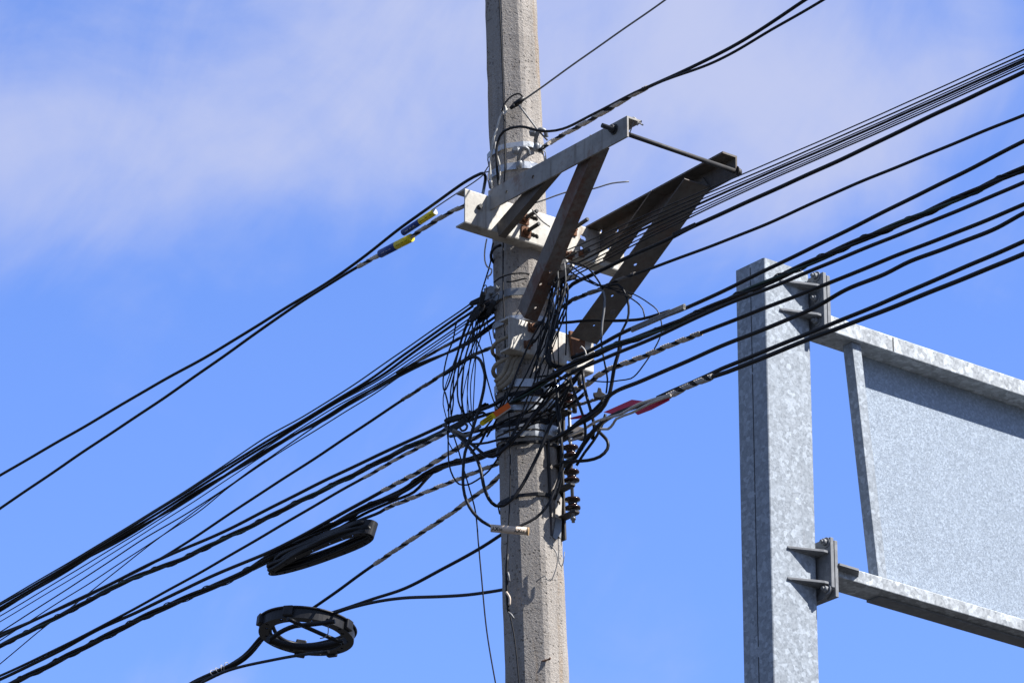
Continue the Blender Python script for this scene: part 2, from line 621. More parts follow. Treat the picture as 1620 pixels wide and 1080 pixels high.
# flat pole clamp with an ear and bolt on the left (beside the left bunch of wedge clamps)
z = zf(462)
ring_band('pole_clamp', z - .014, z + .014, M['cast_zinc'], pole, .008, .005, .02)
e = MB()
c = onY(776, 466, -.03)
e.extrude([(-.022, -.03), (.020, -.035), (.030, -.005), (.026, .025), (0, .034), (-.024, .022)], c - EY * .004, c + EY * .004, RGT, Z)
e.rod(c - EY * .03 + RGT * .002, c + EY * .03 + RGT * .002, .008)
e.build('clamp_bolt', M['cast_zinc'], pole)
e = MB()
c2 = onY(786, 456, -.10)
e.lathe([(.012, -.004), (.012, .004), (.008, .005), (.008, .014)], c2, Vector((-.5, -.8, .1)), 8)
e.build('clamp_bolt', M['cast_zinc'], pole)


def hook(px, py, Y, sc, name='dead_end_hook'):
    """cast hook bolted to a band: lug, shank, bulb"""
    k = MB()
    c = onY(px, py, Y)
    k.tube(catmull3([c + Vector((0, .05, -.005)), c + Vector((-.004, .0, 0)), c + Vector((.0, -.02, .014)) * sc, c + Vector((.012, -.03, .034)) * sc,
                     c + Vector((.030, -.026, .030)) * sc, c + Vector((.036, -.015, .010)) * sc], 5), .0075 * sc, 10)
    k.lathe([(.003, -.020), (.010, -.018), (.012, -.008), (.012, .004), (.009, .010), (.005, .014)], c + Vector((.0, -.012, -.026)) * sc, Vector((.2, -.3, 1)), 14)
    k.lathe([(.017, -.004), (.017, .004), (.011, .005), (.011, .016)], c + Vector((-.012, -.02, .026)) * sc, Vector((-.3, -1, .2)), 6)
    return k.build(name, M['cast_zinc'], pole)


def catmull3(P, k):
    out = []
    Q = [2 * P[0] - P[1]] + P + [2 * P[-1] - P[-2]]
    for i in range(1, len(Q) - 2):
        for j in range(k):
            s = j / k
            a, b_, c, d = Q[i - 1], Q[i], Q[i + 1], Q[i + 2]
            out.append(.5 * ((2 * b_) + (c - a) * s + (2 * a - 5 * b_ + 4 * c - d) * s * s + (3 * b_ - a - 3 * c + d) * s ** 3))
    out.append(P[-1])
    return out


hook(849, 224, -.13, 1.0)
hook(822, 252, -.135, .95)
# rebar stub and chip low on the pole
k = MB()
c = onY(866, 1043, -.118)
k.tube(catmull3([c + Vector((-.022, .010, -.003)), c + Vector((-.004, .004, 0)), c + Vector((.008, -.002, .002)), c + Vector((.009, -.002, .007))], 4), .0032, 6)
k.build('rebar_stub', M['rusty_steel'], pole)

# ================================================================ crossarm bracket
V0 = .155
tl, tr, bl = onV(736, 297, V0), onV(987, 378, V0), onV(736, 352, V0)
ua, ub = tl.dot(U), tr.dot(U)
zt = (tl.z + tr.z) / 2
zb = zt - (tl.z - bl.z)
print('channel u', ua, ub, 'z', tl.z, tr.z, bl.z)
UC = (ua + ub) / 2
br = empty('crossarm_bracket', W(UC, 0, zt), 'galvanized steel platform bracket with two projecting arms bolted to the concrete pole', 'bracket')


def csec(h, d, th, r=.006):
    """C section, web at v=0 going down h, flanges reaching back d"""
    return [(-d, 0), (-r, 0), (-r * .3, -r * .3), (0, -r), (0, -h + r), (-r * .3, -h + r * .3), (-r, -h), (-d, -h), (-d, -h + th), (-th - r * .5, -h + th),
            (-th, -h + th + r * .5), (-th, -th - r * .5), (-th - r * .5, -th), (-d, -th)]


def slot_holes(pts):
    return pts


ch = MB()
ch.extrude(csec(zt - zb, .055, .006), W(ua, V0, zt), W(ub, V0, zt), V, Z)
hl = []
for px, py in [(836, 342), (840, 343), (844, 345), (848, 346), (840, 371), (844, 372), (849, 374), (921, 375), (925, 377), (921, 393), (962, 391)]:
    p_ = onV(px, py, V0)
    hl.append((p_ - V * .03, p_ + V * .02, .0095))
ch.build('channel', M['channel_steel'], br, holes=hl)
# lower channel
l1, l2, l3 = onV(879, 520, V0), onV(939, 541, V0), onV(875, 577, V0)
zl = (l1.z + l2.z) / 2
zlb = zl - .125
ul0, ul1 = onV(806, 500, V0).dot(U), l2.dot(U)
print('lower channel', ul0, ul1, l1.z, l2.z, l3.z)
ch = MB()
ch.extrude(csec(zl - zlb, .055, .006), W(ul0, V0, zl), W(ul1, V0, zl), V, Z)
hl = []
for px, py in [(903, 534), (907, 535), (911, 537), (900, 574), (904, 575), (908, 576)]:
    p_ = onV(px, py, V0)
    hl.append((p_ - V * .03, p_ + V * .02, .010))
ch.build('channel', M['channel_steel'], br, holes=hl)

# arms
uL = onV(775, 300, V0).dot(U)
uR = 2 * UC - uL + .005
T = onU(992, 183, uL)
S = onU(776, 300, uL)
hA = (T.z - onU(990, 217, uL).z)
print('left arm', S.dot(V), S.z, T.dot(V), T.z, 'h', hA, 'u', uL, uR)
ta, fl = .007, .066
sec = [(0, 0), (0, -hA), (ta, -hA), (ta, -ta), (fl, -ta), (fl, 0)]
zA = (S.z + T.z) / 2
k = MB()
k.extrude(sec, W(uL, V0 - .01, S.z), W(uL, T.dot(V), T.z), U, Z)
hl = []
for px, py in [(843, 280), (801, 304)]:
    p_ = onU(px, py, uL)
    hl.append((p_ - U * .02, p_ + U * .02, .0075))
k.build('arm', M['arm_steel'], br, holes=hl)
T2 = onU(1166, 247, uR)
dzr = onU(930, 356, uR - fl)
print('right arm', T2.dot(V), T2.z, 'start z', dzr.z, dzr.dot(V))
k = MB()
secr = [(-a, b_) for a, b_ in sec]
zs = T2.z + (dzr.z - T2.z) * (V0 - T2.dot(V)) / (dzr.dot(V) - T2.dot(V))
k.extrude(secr, W(uR, V0 - .01, zs), W(uR, T2.dot(V), T2.z), U, Z)
hl = []
for px, py, pl in [(1138, 250, uR - ta), (1097, 274, uR - ta), (964, 345, uR - ta), (976, 365, uR - ta), (950, 366, uR - ta)]:
    p_ = onU(px, py, pl)
    hl.append((p_ - U * .02, p_ + U * .03, .0085))
o = k.build('arm', M['dark_arm_steel'], br, holes=hl)


def strut(p0, p1, sgn, leg1, leg2, mat, holes=(), t_=.006):
    d = (p1 - p0).normalized()
    bk = (U.cross(d)).normalized()
    if bk.dot(V) > 0: bk = -bk
    a = U * sgn
    k = MB()
    k.extrude([(0, 0), (leg2, 0), (leg2, t_), (t_, t_), (t_, leg1), (0, leg1)], p0, p1, a, bk)
    hl = []
    for f, wd, r in holes:
        p_ = p0 + d * ((p1 - p0).length * f) + a * wd
        hl.append((p_ - bk * .03, p_ + bk * .1, r))
    return k.build('strut', mat, br, holes=hl)


# long struts: arm -> lower channel;  short struts: arm -> upper channel
s0 = onU(944, 240, uL + .008)
s1 = onV(829, 503, V0 + .022)
print('strut L', s0.dot(V), s0.z, 'foot u', s1.dot(U), s1.z)
strut(s0 + Z * .03, s1, 1, .062, .058, M['strut_steel'], [(.72, .03, .006), (.80, .012, .006), (.93, .03, .006)])
s0 = onU(1124, 292, uR - .008)
s1 = onV(944, 545, V0 + .022)
print('strut R', s0.dot(V), s0.z, 'foot u', s1.dot(U), s1.z)
strut(s0 - Z * .012, s1, -1, .062, .118, M['dark_arm_steel'], [(.52, .070, .007), (.72, .072, .006), (.80, .03, .0115), (.905, .060, .005)])
s0 = onU(880, 272, uL + .008)
s1 = onV(789, 374, V0 + .008)
strut(s0 + Z * .01, s1, 1, .055, .030, M['dark_arm_steel'])
s0 = onU(1052, 305, uR - .008)
s1 = onV(975, 418, V0 + .008)
strut(s0 - Z * .012, s1, -1, .050, .062, M['dark_arm_steel'])

# tie rod between the arm tips with nuts
p_ = onU(972, 205, uL)
vz = (p_.dot(V), p_.z)
q0, q1 = W(uL - .055, vz[0], vz[1]), onU(1172, 274, uR + .02)
k = MB()
k.rod(q0, q1, .0085, n=14)
o = k.build('tie_rod', M['dark_steel'], br)
for c_, sg in ((W(uL, *vz), -1), (q1 - (q1 - q0).normalized() * .022, 1)):
    d = (q1 - q0).normalized()
    k = MB()
    k.lathe([(.016, 0), (.016, .016), (.013, .018)], c_, d * sg, 6)
    k.lathe([(.020, 0), (.020, .003)], c_, d * sg, 14)
    k.build('nut', M['dark_steel'], br)


def stud(px, py, ln, tilt=0.0, sq=.021, pl=V0):
    """threaded rod through the channel with a square washer and a nut"""
    c = onV(px, py, pl)
    d = (V + Z * tilt).normalized()
    k = MB()
    k.box(c + d * .004, U * sq, d * .003, Z * sq)
    o = k.build('washer_plate', M['rusty_steel'], br, bevel=.001)
    k = MB()
    pr = []
    n_ = 22
    for i in range(n_):
        pr += [(.0078, -.05 + (ln + .05) * i / n_), (.0066, -.05 + (ln + .05) * (i + .5) / n_)]
    k.lathe(pr, c, d, 10)
    k.build('threaded_rod', M['dark_steel'], br)
    k = MB()
    k.lathe([(.015, .007), (.015, .021), (.012, .023)], c, d, 6)
    k.build('nut', M['rusty_steel'], br)


stud(831, 368, .085, .08)
stud(828, 347, .085, .05)
stud(904, 364, .10, .10)
stud(899, 405, .05, .0, .015)
stud(919, 402, .05, 0, .012)
stud(840, 519, .06, .05, .016, V0)
stud(833, 546, .05, .05, .014, V0)
k = MB()
c = onV(757, 328, V0)
k.rod(c - V * .01, c + V * .016, .0085)
k.build('bolt', M['dark_steel'], br)
# rusty foot plate of the right strut on the lower channel
k = MB()
c = onV(914, 546, V0 + .008)
k.extrude([(-.028, -.05), (.03, -.05), (.03, .022), (.012, .05), (-.04, .046), (-.034, 0)], c - V * .006, c + V * .006, U, Z)
k.build('foot_plate', M['rusty_steel'], br, bevel=.002)
for px, py in ((921, 562), (913, 564)):
    k = MB()
    c = onV(px, py, V0 + .01)
    k.lathe([(.013, 0), (.013, .004), (.008, .005), (.008, .02)], c, V, 8)
    k.build('nut', M['cast_zinc'], br)
# peg under the lower channel
k = MB()
c = onV(917, 600, V0)
k.rod(c + Z * .03, c - Z * .022, .0085)
k.build('peg', M['dark_steel'], br)

# ================================================================ roadside sign
AS = R(51)
SU = Vector((math.sin(AS), math.cos(AS), 0))
SN = Vector((math.cos(AS), -math.sin(AS), 0))
K = onY(1212, 560, 4.6)                       # near upright edge of the post
cu, cn = K.dot(SU), K.dot(SN)


def onSN(px, py, off=0.0): return onplane(px, py, SN, cn + off)
def onSU(px, py, off=0.0): return onplane(px, py, SU, cu + off)
def SW(u, n, z): return SU * (cu + u) + SN * (cn + n) + Z * z


pw = onSN(1283.5, 560).dot(SU) - cu
pd = cn - onSU(1165, 560).dot(SN)
ztop = onSN(1208, 407).z
print('sign post w', pw, 'd', pd, 'top', ztop)
sp = empty('sign_post', SW(pw / 2, -pd / 2, 0), 'square galvanized steel post with two bolted flange brackets', 'sign post')
k = MB()
rr = .014
sq = []
for cx, cy, a0 in ((pw - rr, -rr, 0), (rr, -rr, 90), (rr, -pd + rr, 180), (pw - rr, -pd + rr, 270)):
    for j in range(5):
        a = R(a0 + 22.5 * j)
        sq.append((cx + rr * math.cos(a), cy + rr * math.sin(a)))
k.extrude(sq, SW(0, 0, 0), SW(0, 0, ztop), SU, SN)
k.build('tube', M['galv_post'], sp)
# long weld seam down the left face
k = MB()
zz = [ztop - .02, ztop - .55, ztop - .56, ztop - 1.15, ztop - 1.16, ztop - 1.9, ztop - 1.95, ztop - 4, ztop - 4.05, 1]
for i in range(0, 10, 2):
    k.box((SW(0, -pd * .47, zz[i]) + SW(0, -pd * .47, zz[i + 1])) / 2, SU * .0012, SN * .0022, Z * ((zz[i] - zz[i + 1]) / 2))
k.build('seam', M['dark_steel'], sp)


def hexbolt(c, d, parent, r=.015):
    k = MB()
    k.lathe([(r * 1.7, 0), (r * 1.7, .004), (r * 1.6, .005)], c, d, 18)
    k.lathe([(r * 1.15, .005), (r * 1.15, .022), (r * .95, .025)], c, d, 6)
    k.lathe([(r * .62, .02), (r * .62, .034), (r * .5, .036)], c, d, 10)
    return k.build('bolt', M['galv_plate'], parent)


PLU = pw + .012                                # near side of the post plates
PT = .020                                      # plate thickness


def bracket(top, bot, gy, tipx, outx, midpy, bolts, chamfer):
    zt_ = onSU(outx, top, PLU).z
    zb_ = onSU(outx + 6, bot, PLU).z
    no = onSU(outx - 5, midpy, PLU).dot(SN) - cn
    k = MB()
    sec_ = [(-pd * .55, zb_), (no, zb_), (no, zt_), (-pd * .55, zt_)] if not chamfer else \
        [(-pd * .55, zb_), (no - .06, zb_), (no, zb_ + .045), (no, zt_), (-pd * .55, zt_)]
    k.extrude([(a, b_) for a, b_ in sec_], SW(PLU, 0, 0), SW(PLU + PT, 0, 0), SN, Z)
    k.build('flange_plate', M['galv_plate'], sp, bevel=.002)
    for g_, tx in zip(gy, tipx):
        tip = onSN(tx, g_)
        z_ = tip.z
        k = MB()
        tu = tip.dot(SU) - cu
        k.extrude([(tu, .001), (PLU - .0005, .001), (PLU - .0005, no - .012), (PLU - .03, no - .012)], SW(0, 0, z_ - .006), SW(0, 0, z_ + .006), SU, SN)
        k.build('gusset', M['galv_plate'], sp, bevel=.0015)
        # weld bead along the face
        k = MB()
        k.rod(SW(tu, .003, z_ - .006), SW(PLU, .003, z_ - .006), .006, n=6)
        k.build('weld', M['galv_plate'], sp)
    for bx, by in bolts:
        c = onSU(bx, by, PLU)
        hexbolt(c, -SU, sp)
    return zt_, zb_, no


bz = [bracket(427, 514, (443, 488.5), (1233.5, 1233), 1308, 470, [(1292, 437.5), (1292, 473), (1293, 508)], False),
      bracket(846, 938, (864.5, 913.5), (1245, 1245), 1320, 900, [(1307, 858), (1309, 932)], True)]
print('brackets', bz)

sb = empty('sign_board', SW(pw + 1.8, 0, bz[1][1]), 'galvanized steel sign board seen from behind, framed by two box beams', 'sign board')
for zt_, zb_, no in bz:
    k = MB()
    k.extrude([(-pd * .5, zb_ + .004), (no - .004, zb_ + .004), (no - .004, zt_ - .008), (-pd * .5, zt_ - .008)], SW(PLU + PT + .008, 0, 0), SW(PLU + 2 * PT + .008, 0, 0), SN, Z)
    k.build('flange_plate', M['galv_plate'], sb, bevel=.002)
B0 = PLU + 2 * PT + .0085
nb = .03                                      # beams' near face stands a little proud of the post's
LEN = 4.6
BD = .155


def beam(pt, pb, name='beam'):
    a = onSN(*pt, nb)
    c = onSN(*pb, nb)
    k = MB()
    r_ = .006
    h_ = a.z - c.z
    k.extrude([(0, 0), (0, -h_), (-BD, -h_), (-BD, 0)], SW(B0, nb, a.z), SW(B0 + LEN, nb, a.z), SN, Z)
    k.build(name, M['galv_beam'], sb, bevel=.004)
    print('beam h', h_, 'z', a.z)
    return a.z, c.z


uz = beam((1345, 509), (1345, 534))
lz = beam((1361, 902), (1361, 922))
# butt joint line in the upper beam
k = MB()
c = onSN(1413, 546, nb)
k.box(SW(c.dot(SU) - cu, nb + .0008, (uz[0] + uz[1]) / 2), SU * .0025, SN * .0012, Z * ((uz[0] - uz[1]) / 2 - .006))
k.build('joint', M['dark_steel'], sb)
# stile at the left of the panel, leaning
s_t = onSN(1349, 553, nb - .03)
s_b = onSN(1389, 905, nb - .03)
k = MB()
wst = .058
dst = .064
topz, botz = uz[1] - .001, lz[0] + .001
dd = (s_b - s_t) / (s_b.z - s_t.z)
pt = s_t + dd * (topz - s_t.z)
pb = s_t + dd * (botz - s_t.z)
vs = []
for q in (pt, pb):
    vs += [q, q + SU * wst, q + SU * wst - SN * dst, q - SN * dst]
k.add(vs, [[0, 1, 5, 4], [1, 2, 6, 5], [2, 3, 7, 6], [3, 0, 4, 7], [0, 3, 2, 1], [4, 5, 6, 7]])
k.build('stile', M['galv_post'], sb, bevel=.003)
# panel sheet
pn = nb - BD + .03
k = MB()
vs = []
for n_ in (pn, pn - .004):
    for q, z_ in ((pt, topz), (pb, botz)):
        u_ = q.dot(SU) - cu + wst - .004
        vs += [SW(u_, n_, z_), SW(B0 + LEN - .05, n_, z_)]
k.add(vs, [[0, 1, 3, 2], [4, 5, 7, 6], [0, 1, 5, 4], [2, 3, 7, 6], [0, 2, 6, 4], [1, 3, 7, 5]])
k.build('panel', M['galv_panel'], sb)
# trim strip under the lower beam
c = onSN(1381, 930, nb)
k = MB()
k.extrude([(-BD * .40, -.0), (-BD * .40, -.010), (-BD + .004, -.010), (-BD + .004, 0)], SW(c.dot(SU) - cu + .1, nb, lz[1] - .001), SW(B0 + LEN - .02, nb, lz[1] - .001), SN, Z)
k.build('trim', M['galv_plate'], sb)
# stiffeners where the lower beam meets its plate
k = MB()
C_ = onSN(1358, 910, nb)
zg = C_.z
uC = C_.dot(SU) - cu
no = bz[1][2]
k.extrude([(B0, nb + .0005), (uC, nb + .0005), (uC - .05, no + .006), (B0, no + .006)], SW(0, 0, zg - .005), SW(0, 0, zg + .006), SU, SN)
k.build('gusset', M['galv_plate'], sb)

# ================================================================ cables
def path(pts, plane, step=9.0, wob=0.35, seed=0):
    """photograph points -> 3D.  plane is 'u' (a vertical plane along the street) or 'y'; third value = its offset"""
    P = catmull(pts, step)
    out = []
    rn = random.Random(seed)
    ph = [rn.uniform(0, 6.3) for _ in range(4)]
    s = 0
    for i, q in enumerate(P):
        if i: s += math.hypot(q[0] - P[i - 1][0], q[1] - P[i - 1][1])
        e = min(1, s / 30.0)
        j = wob * e * (math.sin(s / 37 + ph[0]) + .6 * math.sin(s / 17 + ph[1]) + .5 * math.sin(s / 83 + ph[2]))
        p_ = onU(q[0], q[1] + j, q[2]) if plane == 'u' else onY(q[0], q[1] + j * .6, q[2])
        out.append(p_)
    return P, out


def extend(pts, at_end, length=9.0):
    """carry a span on beyond the picture, in its own vertical plane, sagging gently"""
    a, b_ = (pts[-6], pts[-1]) if at_end else (pts[5], pts[0])
    d = b_ - a
    h = math.hypot(d.x, d.y)
    hx = Vector((d.x / h, d.y / h, 0))
    sl_ = d.z / h
    ext = []
    for i in range(1, 13):
        s = length * i / 12
        ext.append(b_ + hx * s + Z * (sl_ * s + .006 * s * s))
    return pts + ext if at_end else ext[::-1] + pts


NCAB = [0]


def cable(name, cat, label, pts, wpx, k, ext='', mat='black_sheath', plane='u', group=None, grips=(), wob=0.35, lash=False, parent=None):
    """one cable; pts (px, py[, offset]); wpx width in photograph pixels; grips (x0, x1, material, pitch px, coverage)"""
    NCAB[0] += 1
    pts = [q if len(q) == 3 else (q[0], q[1], k) for q in pts]
    P, p3 = path(pts, plane, 9.0 if wpx > 3 else 8.0, wob, NCAB[0])
    mid = p3[len(p3) // 2]
    near = min(p3, key=lambda q: abs(q.x) + abs(q.y))
    r = wpx * 0.5 * mpp(near)
    full = p3
    if ext in ('end', 'both'): full = extend(full, True)
    if ext in ('start', 'both'): full = extend(full, False)
    b = MB()
    b.tube(full, r, 8 if wpx > 3 else 6)
    o = b.build(name, M[mat], parent)
    if parent is None: tag(o, label, cat, group)
    elif label: o['label'] = label
    for g in grips:
        x0, x1, gm, pitch, cov = g[:5]
        sel = [p_ for q, p_ in zip(P, p3) if x0 <= q[0] <= x1]
        grip(sel, r, M[gm], pitch, cov, o, *(g[5:]))
    return o, P, p3, r


def grip(p3, r, mat, pitch_px, cov, parent, scale=1.32):
    """helical grip wound round a cable: a flat strip of rods"""
    # resample
    L = [0]
    for a, b_ in zip(p3, p3[1:]): L.append(L[-1] + (b_ - a).length)
    pitch = pitch_px * mpp(p3[0])
    n = max(8, int(L[-1] / (pitch / 14)))
    pts = []
    j = 0
    for i in range(n + 1):
        s = L[-1] * i / n
        while j < len(L) - 2 and L[j + 1] < s: j += 1
        f = (s - L[j]) / max(1e-9, L[j + 1] - L[j])
        pts.append(p3[j].lerp(p3[j + 1], f))
    fr = frames(pts)
    m = 8
    b = MB()
    vs = []
    for i in range(n + 1):
        s = L[-1] * i / n
        ph = 2 * math.pi * s / pitch
        R_ = r * (scale + .06 * math.sin(s * 37))
        # taper the last few centimetres
        for j_ in range(m):
            q = ph + 2 * math.pi * cov * (j_ / (m - 1) - .5)
            rr = R_ * (1 + .07 * (j_ % 2))
            vs.append(pts[i] + fr[i][0] * (rr * math.cos(q)) + fr[i][1] * (rr * math.sin(q)))
        for j_ in (m - 1, 0):
            q = ph + 2 * math.pi * cov * (j_ / (m - 1) - .5)
            vs.append(pts[i] + fr[i][0] * (r * .9 * math.cos(q)) + fr[i][1] * (r * .9 * math.sin(q)))
    w_ = m + 2
    fs = [[i * w_ + j_, i * w_ + (j_ + 1) % w_, (i + 1) * w_ + (j_ + 1) % w_, (i + 1) * w_ + j_] for i in range(n) for j_ in range(w_)]
    fs += [list(range(w_))[::-1], [n * w_ + j_ for j_ in range(w_)]]
    b.add(vs, fs, False)
    return b.build('helical_grip', mat, parent)


def wrapwire(p3, r, mat, turns_px, parent, rad=.0022):
    L = [0]
    for a, b_ in zip(p3, p3[1:]): L.append(L[-1] + (b_ - a).length)
    pitch = turns_px * mpp(p3[0])
    fr = frames(p3)
    n = int(L[-1] / pitch * 12)
    pts = []
    j = 0
    for i in range(n + 1):
        s = L[-1] * i / n
        while j < len(L) - 2 and L[j + 1] < s: j += 1
        f = (s - L[j]) / max(1e-9, L[j + 1] - L[j])
        c = p3[j].lerp(p3[j + 1], f)
        a, b_ = fr[j]
        q = 2 * math.pi * s / pitch
        pts.append(c + a * (r * math.cos(q)) + b_ * (r * math.sin(q)))
    b = MB()
    b.tube(pts, rad, 5)
    return b.build('lashing_wire', mat, parent)


def bundle(label, pts, k, ext, strands, twist_px, Rpx, lash=None, cat='cable bundle', grips=(), group=None, taper=None):
    """several cables lashed together: strands (width px, material)"""
    NCAB[0] += 1
    pts = [q if len(q) == 3 else (q[0], q[1], k) for q in pts]
    P, p3 = path(pts, 'u', 9.0, .3, NCAB[0])
    near = min(p3, key=lambda q: abs(q.x) + abs(q.y))
    px = mpp(near)
    full = p3
    if ext in ('end', 'both'): full = extend(full, True)
    if ext in ('start', 'both'): full = extend(full, False)
    fr = frames(full)
    root = empty('cable_bundle', tuple(p3[len(p3) // 2]), label, cat, group)
    L = 0
    Ls = [0]
    for a, b_ in zip(full, full[1:]): Ls.append(Ls[-1] + (b_ - a).length)
    for i, (wd, mt) in enumerate(strands):
        q0 = 2 * math.pi * i / len(strands) + .5
        line = []
        for c, (a, b_), s in zip(full, fr, Ls):
            q = q0 + 2 * math.pi * s / (twist_px * px)
            rr = Rpx * px * (1 + .1 * math.sin(s * 3.1 + i * 2))
            line.append(c + a * (rr * math.cos(q)) + b_ * (rr * math.sin(q)))
        b = MB()
        b.tube(line, wd * .5 * px, 8)
        b.build('cable', M[mt], root)
    if lash:
        wrapwire(full, (Rpx + max(s_[0] for s_ in strands) * .5) * px * .97, M[lash[0]], lash[1], root)
    for g in grips:
        sel = [p_ for q, p_ in zip(P, p3) if g[0] <= q[0] <= g[1]]
        grip(sel, Rpx * px + .004, M[g[2]], g[3], g[4], root, *(g[5:]))
    return root


SPAN_R = 'spans leaving to the upper right'
SPAN_L = 'spans leaving to the lower left'
DROP_R = 'thin drop wires fanning to the upper right'
DROP_L = 'thin drop wires running to the lower left'

# ---- spans to the upper right
cable('overhead_wire', 'wire', 'single thin grey wire above all others, running from the clamp high on the pole', [(822, 163), (850, 143), (950, 72), (1052, 0), (1075, -16)], 3.0, -.05, 'end', 'wire_grey')
cable('overhead_cable', 'cable', 'black cable with long brown helical grip ending at the upper silver bands', [(853, 238, -.12), (866, 229, -.08), (880, 219), (930, 192), (980, 163), (1004, 149), (1130, 89), (1200, 50), (1274, 0), (1300, -15)], 5.6, -.055, 'end', 'black_sheath',
      grips=[(854, 1024, 'grip_tan', 42, .6, 1.35)])
cable('overhead_cable', 'cable', 'black cable that loops over the upper pole bands and rises beside the gripped cable', [(790, 300, -.10), (786, 262, -.13), (787, 226, -.13), (797, 208, -.125), (822, 201, -.12), (858, 208, -.09), (890, 204, -.06), (940, 180, -.06), (1000, 149, -.06), (1060, 124, -.06), (1130, 98, -.06), (1220, 48, -.06), (1303, 0, -.06), (1325, -14, -.06)], 4.4, -.06, 'end')
drops = [((884, 401), (1000, 350), (1200, 265), (1620, 79), 2.0), ((889, 410), (1000, 357), (1200, 272), (1620, 86), 2.4), ((894, 418), (1000, 364), (1200, 277), (1620, 91), 1.9),
         ((897, 424), (1000, 371), (1200, 281), (1620, 95), 3.8), ((901, 429), (1000, 378), (1200, 286.5), (1620, 98.5), 2.1), ((903, 433), (1000, 384), (1200, 290), (1620, 102), 1.8),
         ((906, 437), (1000, 389), (1200, 293), (1620, 106), 2.4)]
dl = ['topmost thin drop wire of the fan from the right-hand clamp cluster', 'second thin drop wire from the top of the right-hand fan', 'third thin drop wire from the top of the right-hand fan',
      'thickest black drop wire in the middle of the right-hand fan', 'thin drop wire just below the thickest one of the right-hand fan', 'thinnest drop wire, last but one in the right-hand fan',
      'lowest drop wire of the right-hand fan of thin wires']
for i, ((a, b_, c, d, wd), lb) in enumerate(zip(drops, dl)):
    sl_ = (d[1] - c[1]) / (d[0] - c[0])
    cable('drop_wire', 'wire', lb, [a, ((a[0] + b_[0]) / 2, (a[1] + b_[1]) / 2 + 1.0), b_, c, (1400, c[1] + sl_ * 200 + 1.5), d, (1660, d[1] + sl_ * 40)], wd, .052 + .008 * i, 'end', 'black_sheath', group=DROP_R, wob=.15)
cable('overhead_cable', 'cable', 'black cable crossing the right arm with a small grey joint, bending down at the pole', [(872, 580, -.03), (864, 548, -.02), (872, 520, .0), (884, 490, .02), (893, 464, .03), (906, 449, .03), (930, 437, .03), (987, 410, .03), (1055, 380, .03), (1099, 357.5, .03), (1297, 268, .03), (1450, 195, .03), (1620, 114, .03), (1660, 95, .03)], 6.4, .03, 'end', group=SPAN_R)
b = MB()
a_, c_ = onU(1063, 372, .012), onU(1100, 355, .012)
b.extrude([(-.012, -.006), (.010, -.008), (.014, .004), (-.006, .009)], a_, c_, Vector((0, .8, .5)).normalized(), Vector((0, -.5, .8)).normalized())
tag(b.build('cable_joint', M['dusty_sheath'], bevel=.002), 'small grey taped joint on the cable crossing the right arm', 'cable joint')
cable('overhead_cable', 'cable', 'slim black cable crossing the right strut with a brown helical grip at its pole end', [(866, 500, .0), (885, 489, .02), (907, 474, .03), (933, 464, .03), (952, 457, .03), (970, 447, .03), (1005, 433, .03), (1033, 423, .03), (1180, 368, .03), (1327, 303, .03), (1500, 231, .03), (1620, 182, .03), (1660, 165, .03)], 5.0, .03, 'end',
      group=SPAN_R, grips=[(886, 1006, 'grip_dark', 40, .6, 1.35)])
cable('overhead_cable', 'cable', 'black cable running just above the thick green-tinged bundle, over the sign post top', [(905, 566, -.03), (930, 556, -.02), (954, 543, -.01), (980, 529, 0), (1017, 513, 0), (1085, 487, 0), (1163, 451, 0), (1350, 359.5, 0), (1500, 285, 0), (1620, 223.5, 0), (1660, 204, 0)], 6.2, 0, 'end', group=SPAN_R)
bundle('thick lashed bundle of black and dark green cables over the sign post top', [(790, 650, -.02), (806, 638, -.05), (837, 619, -.07), (865, 600, -.07), (905, 577, -.06), (943, 559, -.05), (980, 544, -.045), (1044, 521, -.045), (1150, 475, -.045), (1350, 385, -.045), (1480, 330, -.045), (1620, 266, -.045), (1660, 247, -.045)], -.045, 'end',
       [(5.4, 'black_sheath'), (5.0, 'green_sheath'), (5.0, 'dusty_sheath')], 330, 2.7, ('dusty_sheath', 95), group='thick cable bundles')
cable('overhead_cable', 'cable', 'black cable running just below the thick bundle past the sign post', [(905, 588, -.08), (960, 565, -.08), (1044, 530, -.08), (1140, 485, -.08), (1241, 446, -.08), (1375, 390, -.08), (1500, 340, -.08), (1620, 288, -.08), (1660, 270, -.08)], 6.0, -.08, 'end', group=SPAN_R)
cable('overhead_cable', 'cable', 'black cable with a long tan helical grip reaching the insulators from the right', [(898, 617, .06), (905, 616, .06), (928, 609, .05), (942, 597, .04), (961, 585, .03), (983, 577, .03), (1028, 560, .02), (1054, 548, .02), (1100, 530, .02), (1150, 511, .02), (1300, 452, .02), (1440, 396, .02), (1540, 357, .02), (1620, 324, .02), (1660, 307, .02)], 6.2, .02, 'end', group=SPAN_R,
      grips=[(899, 1110, 'grip_tan', 36, .6, 1.38)])
o10, *_ = cable('overhead_cable', 'cable', 'wavy black cable crossing the upper sign bracket, curving down beside the insulators', [(870, 697, -.08), (888, 688, -.06), (918, 668, -.03), (939, 655, -.01), (954, 643, 0), (961, 629, 0), (975, 618, 0), (1017, 601, 0), (1081, 574, 0), (1150, 544, 0), (1230, 512, 0), (1290, 486, 0), (1340, 458, 0), (1400, 433, 0), (1440, 413, 0), (1500, 391, 0), (1570, 364, 0), (1620, 337, 0), (1660, 318, 0)], 6.8, 0, 'end', group=SPAN_R)
cable('messenger_wire', 'wire', 'short grey strand from the upper insulator to the wavy black cable, with a clamp', [(897, 640, .05), (909, 640, .05), (928, 636, .04), (942, 631, .03), (963, 624, .01)], 4.0, .03, '', 'wire_grey', grips=[(899, 962, 'grip_dark', 20, .5, 1.35)])
b = MB()
